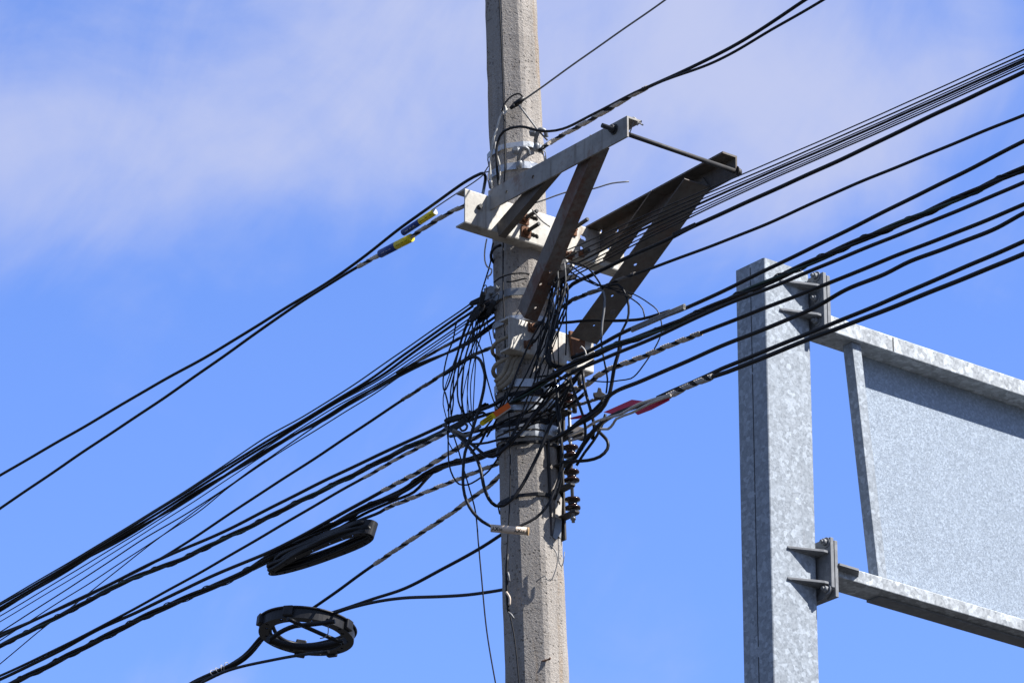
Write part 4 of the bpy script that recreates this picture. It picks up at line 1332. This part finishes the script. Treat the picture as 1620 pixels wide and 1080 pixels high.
cable('cable_loop', 'cable', 'black wire from the channel underside down to the left clamps', [(780, 384), (777, 400), (776, 415), (770, 436), (764, 455), (759, 472)], 2.6, -.04, '', 'black_sheath', 'y')
cable('cable_loop', 'cable', 'thick black tail bent round the left pole edge under the channel', [(792, 388, -.13), (784, 391, -.11), (778, 398, -.08), (777, 408, -.05), (781, 415, -.03)], 5.0, 0, '', 'black_sheath', 'y')
cable('cable_loop', 'cable', 'dark strap-like wire rounding the pole face above the clamp ear', [(781, 447, -.09), (790, 440, -.108), (806, 434, -.118), (825, 432, -.12), (838, 433, -.12)], 2.4, 0, '', 'black_sheath', 'y')
cable('cable_loop', 'cable', 'short dark wire lying on the pole face just above the grey pole clamp', [(801, 446), (812, 445), (825, 442), (834, 440)], 2.6, -.125, '', 'black_sheath', 'y')
for i, (pp, lb) in enumerate([([(870, 862), (878, 870), (882, 882), (881, 893), (877, 907), (871, 918), (865, 916), (862, 910), (848, 920)], 'thin twisted wire hooked under the rack, tail reaching left'), ([(884, 852), (884, 872), (884, 886), (888, 895), (891, 890), (893, 872)], 'thin wire bent up like a hook under the rack')]):
    cable('tie_wire', 'tie wire', lb, pp, 1.8, -.14, '', 'wire_grey', 'y')
b = MB()
kn = [(997, 197), (1000, 190), (1002, 186), (1006, 189), (1004, 193), (1009, 192), (1008, 198), (1011, 195), (1017, 198)]
b.tube(catmull3([onU(x, y, uL + .05) for x, y in kn], 4), .003, 6)
tag(b.build('tie_wire', M['tie_wire']), 'knot of pale wire tied on the tip of the left arm', 'tie wire')
cable('tie_wire', 'tie wire', 'thin wire hanging from the left arm tip round the tie rod', [(1003, 188), (1001, 196), (998, 206), (994, 214), (990, 216), (992, 209), (997, 203)], 2.0, uL + .035, '', 'wire_grey')
cable('tie_wire', 'tie wire', 'pale bent wire end lying on the thick bundle at the lower channel', [(918, 551), (920, 548), (926, 555), (928, 562), (933, 560), (940, 556)], 2.2, -.09, '', 'tie_wire')

# ---- rope
ROPE = 'beige rope turns at the left pole edge'
loop('beige rope hooked round the left pole edge, upper turn', [(812, 529, -.125), (800, 534, -.125), (786, 541, -.12), (779, 550, -.10), (780, 559, -.08), (788, 566, -.05)], 6.0, 0, 'rope', 'rope', 'rope', ROPE)
loop('beige rope hooked round the left pole edge, lower turn', [(806, 567, -.125), (794, 570, -.125), (784, 577, -.115), (780, 586, -.10), (783, 594, -.08), (790, 599, -.06)], 7.0, 0, 'rope', 'rope', 'rope', ROPE)
for i, (dx, dy, nm) in enumerate([(0, 0, 'upper'), (7, 6, 'middle'), (13, 12, 'lower')]):
    loop('fat braided beige rope strand slanting up the pole, %s of three' % nm, [(784 + dx * .3, 604 + dy, -.115), (792 + dx * .6, 596 + dy, -.13), (799 + dx, 585 + dy * .6, -.135), (804 + dx, 571 + dy * .3, -.135), (812 + dx, 562 + dy * .2, -.13)], 8.0, 0, 'rope', 'rope', 'rope', 'braided rope strands')

# ---- wedge clamps of the drop wires
def wedge(px, py, Y, ang, ln, label, group):
    """black plastic drop-wire wedge clamp with its wire bail"""
    c = onY(px, py, Y)
    rn = random.Random(int(px * 7 + py))
    d = (RGT * math.cos(R(ang)) + Z * math.sin(R(ang)) + EY * rn.uniform(-.35, .1)).normalized()
    s_ = d.cross(EY).normalized()
    n_ = s_.cross(d)
    q = mpp(c)
    L_ = ln * q * 1.22
    k = MB()
    vs = []
    for f, hw, th in ((-.6, .05, .05), (-.45, .13, .11), (.25, .19, .13), (.5, .13, .09)):
        for a, b_ in ((-1, -1), (1, -1), (1, 1), (-1, 1)):
            vs.append(c + d * (L_ * f) + s_ * (L_ * hw * a) + n_ * (L_ * th * b_))
    fs = [[3, 2, 1, 0], [12, 13, 14, 15]] + [[i * 4 + j, i * 4 + (j + 1) % 4, i * 4 + 4 + (j + 1) % 4, i * 4 + 4 + j] for i in range(3) for j in range(4)]
    k.add(vs, fs)
    o = k.build('wedge_clamp', M['black_plastic'], bevel=.002)
    tag(o, label, 'wire clamp', group)
    k = MB()
    p0, p1 = c + d * (L_ * .4) + s_ * (L_ * .16), c + d * (L_ * .4) - s_ * (L_ * .16)
    tip = c + d * (L_ * 1.0)
    k.tube(catmull3([p0, p0.lerp(tip, .6) + s_ * .004, tip, p1.lerp(tip, .6) - s_ * .004, p1], 5), .0018, 6)
    k.build('bail', M['dark_steel'], o)


GL, GR = 'wedge clamps left of the pole', 'wedge clamps right of the pole'
for x, y, Y, a, ln, lb in [(757, 476, -.02, 22, 22, 'topmost black wedge clamp left of the pole, nearest the sky'), (763, 484, -.05, 30, 24, 'black wedge clamp in the front middle of the left cluster'), (770, 478, .01, 15, 22, 'black wedge clamp tucked beside the grey clamp ear'),
                           (758, 492, -.06, 35, 22, 'lower left wedge clamp, beside the hanging thin cables'), (770, 494, -.04, 28, 24, 'lower wedge clamp against the pole in the left cluster'), (766, 502, -.02, 40, 20, 'lowest wedge clamp of the left cluster'),
                           (777, 486, -.07, 60, 20, 'steeply tilted wedge clamp touching the left pole edge'),
                           (763, 472, -.09, 75, 18, 'upright black wedge clamp standing on top of the left cluster'), (752, 500, -.07, 50, 18, 'outermost low wedge clamp of the left cluster, over the hanging cables')]:
    wedge(x, y, Y, a, ln, lb, GL)
for x, y, Y, a, ln, lb in [(884, 417, -.25, 205, 24, 'topmost wedge clamp of the right cluster, under the upper channel'), (893, 424, -.27, 200, 24, 'upper right wedge clamp where the fan of drop wires starts'), (880, 428, -.26, 220, 22, 'wedge clamp nearest the long left strut'),
                           (891, 434, -.29, 215, 24, 'wedge clamp in the front middle of the right cluster'), (899, 440, -.28, 200, 22, 'rightmost wedge clamp of the right cluster'), (878, 440, -.24, 240, 22, 'lower left wedge clamp of the right cluster'), (887, 446, -.26, 230, 22, 'lowest wedge clamp of the right cluster')]:
    wedge(x, y, Y, a, ln, lb, GR)
# wire clamp cluster on the left bundle
for x, y, a, lb in [(718, 662, 15, 'dark clamp where the thin left loops meet the bundle'), (729, 670, 40, 'second dark clamp on the left bundle, slightly lower')]:
    wedge(x, y, -.03, a, 22, lb, 'clamps on the left bundle')
b = MB()
b.tube(catmull3([onY(x, y, -.1) for x, y in ((716, 680), (726, 684), (735, 689), (742, 687), (748, 682), (760, 673))], 5), .007, 8)
tag(b.build('grey_sleeve', M['wire_grey']), 'grey sleeve leading from the left loops to the yellow tag', 'cable sleeve')
b = MB()
b.tube(catmull3([onY(x, y, -.12) for x, y in ((727, 676), (731, 681), (737, 679), (739, 673), (735, 669))], 5), .004, 7)
tag(b.build('hook', M['dark_steel']), 'small dark curled hook beside the grey sleeve', 'hook')
# aluminium-coloured tube end
b = MB()
a_, c_ = onU(1000, 521, -.02), onU(1083, 485, -.02)
d = (c_ - a_).normalized()
s_ = d.cross(EY).normalized()
for i in (-1, 0, 1):
    b.rod(a_ + s_ * (.0062 * i), c_ + s_ * (.0062 * i), .0052, n=10)
tag(b.build('tube_end', M['wire_grey']), 'grey ribbed stub of three tubes lying on the bundle right of the strut', 'tube')

# ================================================================ markers and tags
def sleeve(label, a, b_, split, cols, r, cat='cable marker', endmat=None):
    o = MB()
    o.rod(a, a.lerp(b_, split), r, n=16)
    root = o.build('cable_marker', M[cols[0]])
    tag(root, label, cat, 'blue and yellow marker sleeves')
    o = MB()
    o.rod(a.lerp(b_, split), b_, r, n=16)
    o.build('yellow_half', M[cols[1]], root)
    if endmat:
        o = MB()
        d = (b_ - a).normalized()
        o.rod(b_, b_ + d * .002, r * .86, n=16)
        o.build('end_cap', M[endmat], root)
    d = (b_ - a).normalized()
    # small printed line along each half
    tocam = (CAM - a).normalized()
    nn = (tocam - d * tocam.dot(d)).normalized()
    up = nn.cross(d)
    for f0, f1, mt in ((.58, .95, 'ink'), (.12, .42, 'white_plastic')):
        o = MB()
        m = 9
        for i in range(m):
            if i in (3, 6): continue
            c0 = a.lerp(b_, f0 + (f1 - f0) * i / m)
            c1 = a.lerp(b_, f0 + (f1 - f0) * (i + .7) / m)
            o.box((c0 + c1) / 2 + nn * (r * 1.0), d * ((c1 - c0).length / 2), up * .0009, nn * .0006)
        o.build('lettering', M[mt], root)


k1 = -.085
sleeve('blue and yellow marker sleeve hanging under the topmost left cable', onU(638, 368, k1), onU(688, 335, k1), .54, ('blue_plastic', 'yellow_plastic'), .0125, endmat='white_plastic')
sleeve('blue and yellow marker sleeve wrapped on the striped second cable', onU(602, 401.5, -.12), onU(651, 376, -.12), .52, ('blue_plastic', 'yellow_plastic'), .0155)
# orange and yellow tag on the cable left of the pole
a, b_ = onY(760, 671, -.15), onY(806, 640, -.21)
d = (b_ - a).normalized()
s_ = d.cross((CAM - a).normalized()).normalized()
n_ = s_.cross(d)
if n_.dot(CAM - a) < 0: n_ = -n_
Lq = (b_ - a).length


def tagplate(x0, x1, hw, off, mat, name, parent=None, rnd=0, sy=0):
    k = MB()
    sec_ = []
    if rnd:
        for i in range(9):
            q = R(90 + 180 * i / 8)
            sec_.append((x0 + hw + hw * math.cos(q), sy + hw * math.sin(q)))
    else:
        sec_ += [(x0, sy + hw), (x0, sy - hw)]
    sec_ += [(x1, sy - hw), (x1, sy + hw)]
    k.extrude(sec_, a + n_ * off, a + n_ * (off + .005), d, s_)
    return k.build(name, M[mat], parent)


tg = tagplate(0, Lq * .5, .0098, 0, 'yellow_plastic', 'cable_tag', None, 1)
tag(tg, 'flat yellow and orange tag on the cable at the left pole edge', 'cable tag')
tagplate(Lq * .5, Lq, .0098, 0.0005, 'orange_plastic', 'orange_half', tg)
tagplate(Lq * .42, Lq * .98, .003, -.0035, 'white_plastic', 'white_edge', tg, 0, -.0118 if s_.z > 0 else .0118)
k = MB()
for row in (-.004, .003):
    for i in range(6):
        c0 = a + d * (Lq * (.16 + .045 * i)) + s_ * row + n_ * .0055
        k.box(c0, d * .0035, s_ * .0012, n_ * .0006)
k.build('lettering', M['ink'], tg)
# crimson marker plates
def quad_plate(name, pts, k_, mat, parent=None, th=.003):
    P3 = [onU(x, y, k_) for x, y in pts]
    n3 = (P3[1] - P3[0]).cross(P3[2] - P3[0]).normalized()
    k = MB()
    m = len(P3)
    k.add([p_ - n3 * th / 2 for p_ in P3] + [p_ + n3 * th / 2 for p_ in P3], [list(range(m))[::-1], list(range(m, 2 * m))] + [[i, (i + 1) % m, m + (i + 1) % m, m + i] for i in range(m)])
    return k.build(name, M[mat], parent)


cm = quad_plate('cable_marker', [(955, 652), (1000, 632), (1024, 635), (1004, 647), (974, 656)], -.035, 'crimson_plastic')
tag(cm, 'crimson folded marker plate on the lowest right cable', 'cable marker')
quad_plate('lower_flap', [(1004, 652), (1028, 640), (1057, 624), (1059, 633), (1030, 648), (1009, 656)], -.055, 'crimson_plastic', cm)
cm = quad_plate('cable_marker', [(902, 661), (920, 656), (932, 654), (930, 658), (915, 662), (903, 663)], .05, 'crimson_plastic')
tag(cm, 'small dark crimson strip half hidden behind the upper insulator', 'cable marker')

# cream tube with lettering
a, b_ = onY(777, 835, -.285), onY(834, 840, -.30)
d = (b_ - a).normalized()
k = MB()
rt = .0138
k.rod(a, b_, rt, n=24)
tt = tag(k.build('lettered_tube', M['tag_cream'], bevel=0), 'cream tube tag with black letters hanging across the pole', 'cable tag')
k = MB()
k.rod(b_, b_ + d * .006, rt * 1.04, n=20)
k.build('end_ring', M['tag_end'], tt)
tocam = (CAM - a).normalized()
nn = (tocam - d * tocam.dot(d)).normalized()
up = nn.cross(d)
if up.z < 0: up = -up


def lettering(txt, x, size, bold, parent):
    cu_ = bpy.data.curves.new('lettering', 'FONT')
    cu_.body = txt
    cu_.size = size
    cu_.offset = bold
    cu_.resolution_u = 3
    tmp = bpy.data.objects.new('tmp', cu_)
    COL.objects.link(tmp)
    dg = bpy.context.evaluated_depsgraph_get()
    me = bpy.data.meshes.new_from_object(tmp.evaluated_get(dg))
    bpy.data.objects.remove(tmp)
    k = MB()
    vs = []
    for v in me.vertices:
        q = (v.co.y - size * .36) / rt                     # wrapped round the tube
        vs.append(a + d * (x + v.co.x) + nn * ((rt + .0006) * math.cos(q)) + up * ((rt + .0006) * math.sin(q)))
    k.add(vs, [list(p_.vertices) for p_ in me.polygons])
    return k.build('lettering', M['ink'], parent)


for x0 in (.004, .083):
    lettering('AX', x0, .0175, .0005, tt)
    lettering('tel', x0 + .0245, .0175, .0001, tt)

# ================================================================ insulator racks
def spool(c, axis, label, group='brown spool insulators', r=.028):
    k = MB()
    pr = [(r * .55, -.021), (r * .95, -.020), (r, -.016), (r * .97, -.0115), (r * .62, -.007), (r * .56, 0), (r * .62, .007), (r * .97, .0115), (r, .016), (r * .95, .020), (r * .55, .021)]
    k.lathe(pr, c, axis, 26)
    return tag(k.build('spool_insulator', M['brown_porcelain']), label, 'insulator', group)


VR = .215
rk = empty('insulator_rack', onV(868, 855, .115), 'lower dark steel rack strapped to the right side of the pole, holding three spools', 'insulator rack')
z0, z1 = onV(872, 853, .12).z, onV(866, 702, .12).z
uc0 = onV(876, 780, .125).dot(U)
k = MB()
k.extrude([(-.034, .112), (.036, .112), (.036, .152), (.029, .152), (.029, .121), (-.027, .121), (-.027, .152), (-.034, .152)], W(uc0, 0, z0 + .0), W(uc0 - .012, 0, z1), U, V)
k.build('back_channel', M['dark_steel'], rk)
k = MB()
p0, p1 = onV(907, 826, VR), onV(899, 604, VR)
k.rod(p0, p1, .0062, n=10)
k.lathe([(.010, -.006), (.010, .004), (.007, .006)], p0.lerp(p1, .03), p1 - p0, 6)
k.build('rod', M['cast_zinc'], rk)
for px, py in ((908, 729), (905, 768), (912, 811)):
    q = onV(px - 4, py, VR)
    u_ = q.dot(U)
    k = MB()
    k.extrude([(.118, -.020), (VR + .004, -.018), (VR + .020, -.010), (VR + .020, .010), (VR + .004, .018), (.118, .020)], W(u_, 0, q.z - .003), W(u_, 0, q.z + .003), V, U)
    k.build('tongue', M['dark_steel'], rk)
# paint-worn plate and lower tab at the foot of the rack
q = onV(883, 800, .152)
k = MB()
k.extrude([(-.014, -.045), (.012, -.05), (.016, .03), (.004, .05), (-.012, .05)], q - V * .002, q + V * .002, U, Z)
k.build('plate', M['channel_steel'], rk, holes=[(q + Z * .012 - V * .02, q + Z * .012 + V * .02, .0085)])
q = onV(881, 842, .15)
k = MB()
k.extrude([(-.020, -.022), (-.004, -.030), (.004, -.012), (.016, -.02), (.020, .05), (-.004, .06)], q - V * .002, q + V * .003, U, Z)
k.build('tab', M['cast_zinc'], rk)
ax = (p1 - p0).normalized()
for py, lb in ((715, 'dark brown spool insulator just below the double silver bands'), (753.5, 'dark brown spool insulator in the middle of the lower rack'), (797, 'lowest dark brown spool insulator')):
    f = (826 - py) / (826 - 604)
    spool(p0.lerp(p1, f), ax, lb)
rk2 = empty('insulator_rack', onV(878, 660, .115), 'upper short insulator rack beside the silver bands', 'insulator rack')
k = MB()
z2, z3 = onV(872, 688, .12).z, onV(868, 618, .12).z
k.extrude([(-.034, .112), (.034, .112), (.034, .150), (.027, .150), (.027, .121), (-.027, .121), (-.027, .150), (-.034, .150)], W(uc0, 0, z2), W(uc0, 0, z3), U, V)
k.build('back_channel', M['dark_steel'], rk2)
for px, py in ((896, 652), (894, 613), (905, 686)):
    q = onV(px, py, VR)
    u_ = q.dot(U)
    k = MB()
    k.extrude([(.118, -.022), (VR + .004, -.020), (VR + .020, -.010), (VR + .020, .010), (VR + .004, .020), (.118, .022)], W(u_, 0, q.z - .003), W(u_, 0, q.z + .003), V, U)
    k.build('tongue', M['dusty_sheath'], rk2)
spool(p0.lerp(p1, (826 - 634) / 222), ax, 'uppermost dark brown spool insulator beside the silver bands')
# square clamp block and peg by the upper spools
q = onV(912, 684, .2)
k = MB()
k.box(q, U * .034, V * .012, Z * .022)
k.rod(q + V * .01 + U * .01, q + V * .03 + U * .01, .012, n=6)
tag(k.build('clamp_block', M['dark_steel'], bevel=.003), 'dark square clamp block right of the upper rack', 'clamp')
q = onV(909, 645, .19)
k = MB()
k.rod(q - Z * .018, q + Z * .024, .009, n=10)
k.lathe([(.016, -.006), (.016, .006), (.010, .008)], q + Z * .022, Z, 6)
tag(k.build('bolt', M['dark_steel']), 'short upright bolt standing right of the uppermost insulator', 'bolt')

# ================================================================ cable storage rings
def ring_shape(pts3, up, inw, wall, flange, th, name, mat, parent):
    """L-section swept round a closed line: outer wall + bottom flange turned inwards"""
    m = len(pts3)
    c = sum(pts3, Vector()) / m
    vs = []
    for i, p_ in enumerate(pts3):
        tan = (pts3[(i + 1) % m] - pts3[i - 1]).normalized()
        inn = up.cross(tan).normalized()
        if inn.dot(c - p_) < 0: inn = -inn
        for a, b_ in ((0, 0), (0, wall), (th, wall), (th, th), (flange, th), (flange, 0)):
            vs.append(p_ + inn * a + up * b_)
    n_ = 6
    fs = [[i * n_ + j, i * n_ + (j + 1) % n_, ((i + 1) % m) * n_ + (j + 1) % n_, ((i + 1) % m) * n_ + j] for i in range(m) for j in range(n_)]
    k = MB()
    k.add(vs, fs, False)
    return k, c


# round ring
RC = onU(485, 1001, .02)
tiltx = .22
ua_ = (RGT + Z * -.10 + EY * .0).normalized()
vb_ = (EY + Z * -.06).normalized()
up_ = ua_.cross(vb_).normalized()
R1_ = 76 * mpp(RC)
pts3 = [RC + ua_ * (R1_ * math.cos(2 * math.pi * i / 64)) + vb_ * (R1_ * 1.0 * math.sin(2 * math.pi * i / 64)) - up_ * .015 for i in range(64)]
rs = empty('cable_storage_ring', tuple(RC), 'round black plastic cable storage ring hanging at the lower left', 'cable storage ring')
k, c = ring_shape(pts3, up_, None, .046, .040, .005, 'x', None, None)
hl = []
for i in range(26):
    q = 2 * math.pi * i / 26 + .05
    rr = R1_ - (.014 if i % 2 else .026)
    p_ = RC + ua_ * (rr * math.cos(q)) + vb_ * (rr * math.sin(q)) - up_ * .015
    if i % 3 != 1: hl.append((p_ - up_ * .03, p_ + up_ * .03, .0068))
k.build('rim', M['snow_plastic'], rs, holes=hl)
k = MB()                                               # upper lip
m_ = 64
lip = [RC + ua_ * ((R1_ + .004) * math.cos(2 * math.pi * i / m_)) + vb_ * ((R1_ + .004) * math.sin(2 * math.pi * i / m_)) + up_ * .027 for i in range(m_)]
k.tube(lip, .0045, 6, closed=True)
k.build('lip', M['snow_plastic'], rs)
for q, hh in ((100, .035), (200, .02), (330, .02), (60, .03), (250, .02)):
    c = RC + ua_ * ((R1_ + .004) * math.cos(R(q))) + vb_ * ((R1_ + .004) * math.sin(R(q))) + up_ * .01
    d = (c - RC).normalized()
    k = MB()
    k.box(c, d * .010, d.cross(up_).normalized() * .020, up_ * hh)
    k.build('tab', M['snow_plastic'], rs, bevel=.004)
# cables lying coiled in the ring
def ring_coil(rad, h, wd, ph, lb):
    pts = []
    for i in range(90):
        q = ph + 2 * math.pi * i / 90
        rr = rad + .008 * math.sin(3 * q + ph)
        pts.append(RC + ua_ * (rr * math.cos(q)) + vb_ * (rr * math.sin(q)) + up_ * (h + .006 * math.sin(2 * q)))
    k = MB()
    k.tube(pts, wd, 8, closed=True)
    tag(k.build('coiled_cable', M['black_sheath']), lb, 'cable', 'cable turns in the round storage ring')


ring_coil(R1_ - .018, .0, .0095, 0, 'outer black cable turn coiled inside the round storage ring')
ring_coil(R1_ - .034, .004, .0085, 1, 'middle black cable turn coiled inside the round storage ring')
ring_coil(R1_ - .046, .012, .0075, 2.2, 'innermost black cable turn coiled inside the round storage ring')
for pp, wd, lb in (([(428, 1011, .03), (438, 1003, .02), (450, 996, .01), (466, 990, .0), (485, 988, -.02), (510, 985, -.04), (530, 982, -.05)], 8.0, 'thick cable crossing the left half of the round storage ring'),
                  ([(455, 978, -.08), (474, 987, -.04), (490, 994, .0), (508, 1002, .03), (527, 1010, .05), (542, 1015, .06)], 7.0, 'thick cable crossing the right half of the round storage ring'),
                  ([(424, 1011, .05), (450, 1019, .1), (490, 1023, .13), (520, 1020, .12), (545, 1013, .08)], 12.0, 'thick cable lying along the far rim of the round storage ring')):
    cable('crossing_cable', 'cable', lb, pp, wd, 0, '', 'black_sheath', 'y')
cable('tie_wire', 'tie wire', 'thin wire hanging inside the opening of the round storage ring', [(519, 990), (519, 1001), (514, 1007), (506, 1009)], 1.8, -.1, '', 'wire_grey', 'y')

# long racket-shaped ring
LC = onU(512, 868, -.03)
rs = empty('cable_storage_ring', tuple(LC), 'long grey racket-shaped cable storage ring hanging under the left bundle', 'cable storage ring')
A_, B_ = onU(590, 838, -.03), onU(428, 902, -.03)      # round end, narrow end (on the cable)
ax_ = (A_ - B_).normalized()
side = (U + Z * -.28).normalized()
side = (side - ax_ * side.dot(ax_)).normalized()
up2 = ax_.cross(side).normalized()
if up2.z < 0: up2 = -up2
Lh = (A_ - B_).length / 2
mid_ = (A_ + B_) / 2
WR = .056
pts3 = []
n_ = 72
for i in range(n_):
    q = 2 * math.pi * i / n_
    x_ = math.cos(q)
    y_ = math.sin(q)
    wd = WR * (.78 + .22 * x_)
    pts3.append(mid_ + ax_ * (Lh * (abs(x_) ** .8) * (1 if x_ > 0 else -1)) + side * (wd * (abs(y_) ** .8) * (1 if y_ > 0 else -1)) - up2 * .02)
k, c = ring_shape(pts3, up2, None, .058, .018, .004, 'x', None, None)
hl = []
for i in range(0, n_, 3):
    p_ = pts3[i]
    inn = (c - p_)
    tan = (pts3[(i + 1) % n_] - pts3[i - 1]).normalized()
    inn = up2.cross(tan).normalized()
    if inn.dot(c - p_) < 0: inn = -inn
    q = p_ + inn * .010
    hl.append((q - up2 * .02, q + up2 * .02, .005))
k.build('rim', M['snow_plastic'], rs, holes=hl)
for j, (sc_, hh, lb) in enumerate(((.86, .020, 'outer cable turn coiled in the long racket-shaped ring'), (.74, .010, 'middle cable turn coiled in the long racket-shaped ring'), (.62, .024, 'inner cable turn coiled in the long racket-shaped ring'), (.80, .040, 'upper cable turn coiled in the long racket-shaped ring'))):
    line = []
    for i in range(n_):
        v_ = pts3[i] - mid_
        a1, b1 = v_.dot(ax_), v_.dot(side)
        line.append(mid_ + ax_ * (a1 * (.97 - .02 * j)) + side * (b1 * sc_ + .006 * math.sin(i * .3 + j) - .010) + up2 * (hh - .02 + .005 * math.sin(i * .2 + j * 2)))
    k = MB()
    k.tube(line, .0085, 8, closed=True)
    tag(k.build('coiled_cable', M['black_sheath']), lb, 'cable', 'cable turns in the long storage ring')
for px, py in ((519, 836), (440, 872)):
    k = MB()
    c0 = onU(px, py, -.035)
    k.box(c0, ax_ * .010, side * .006, up2 * .022)
    k.build('hanger_strap', M['dusty_sheath'], rs)
    k = MB()
    k.rod(c0 + up2 * .012 - ax_ * .02, c0 + up2 * .022 + ax_ * .025, .004, n=6)
    k.build('tie', M['tie_wire'], rs)
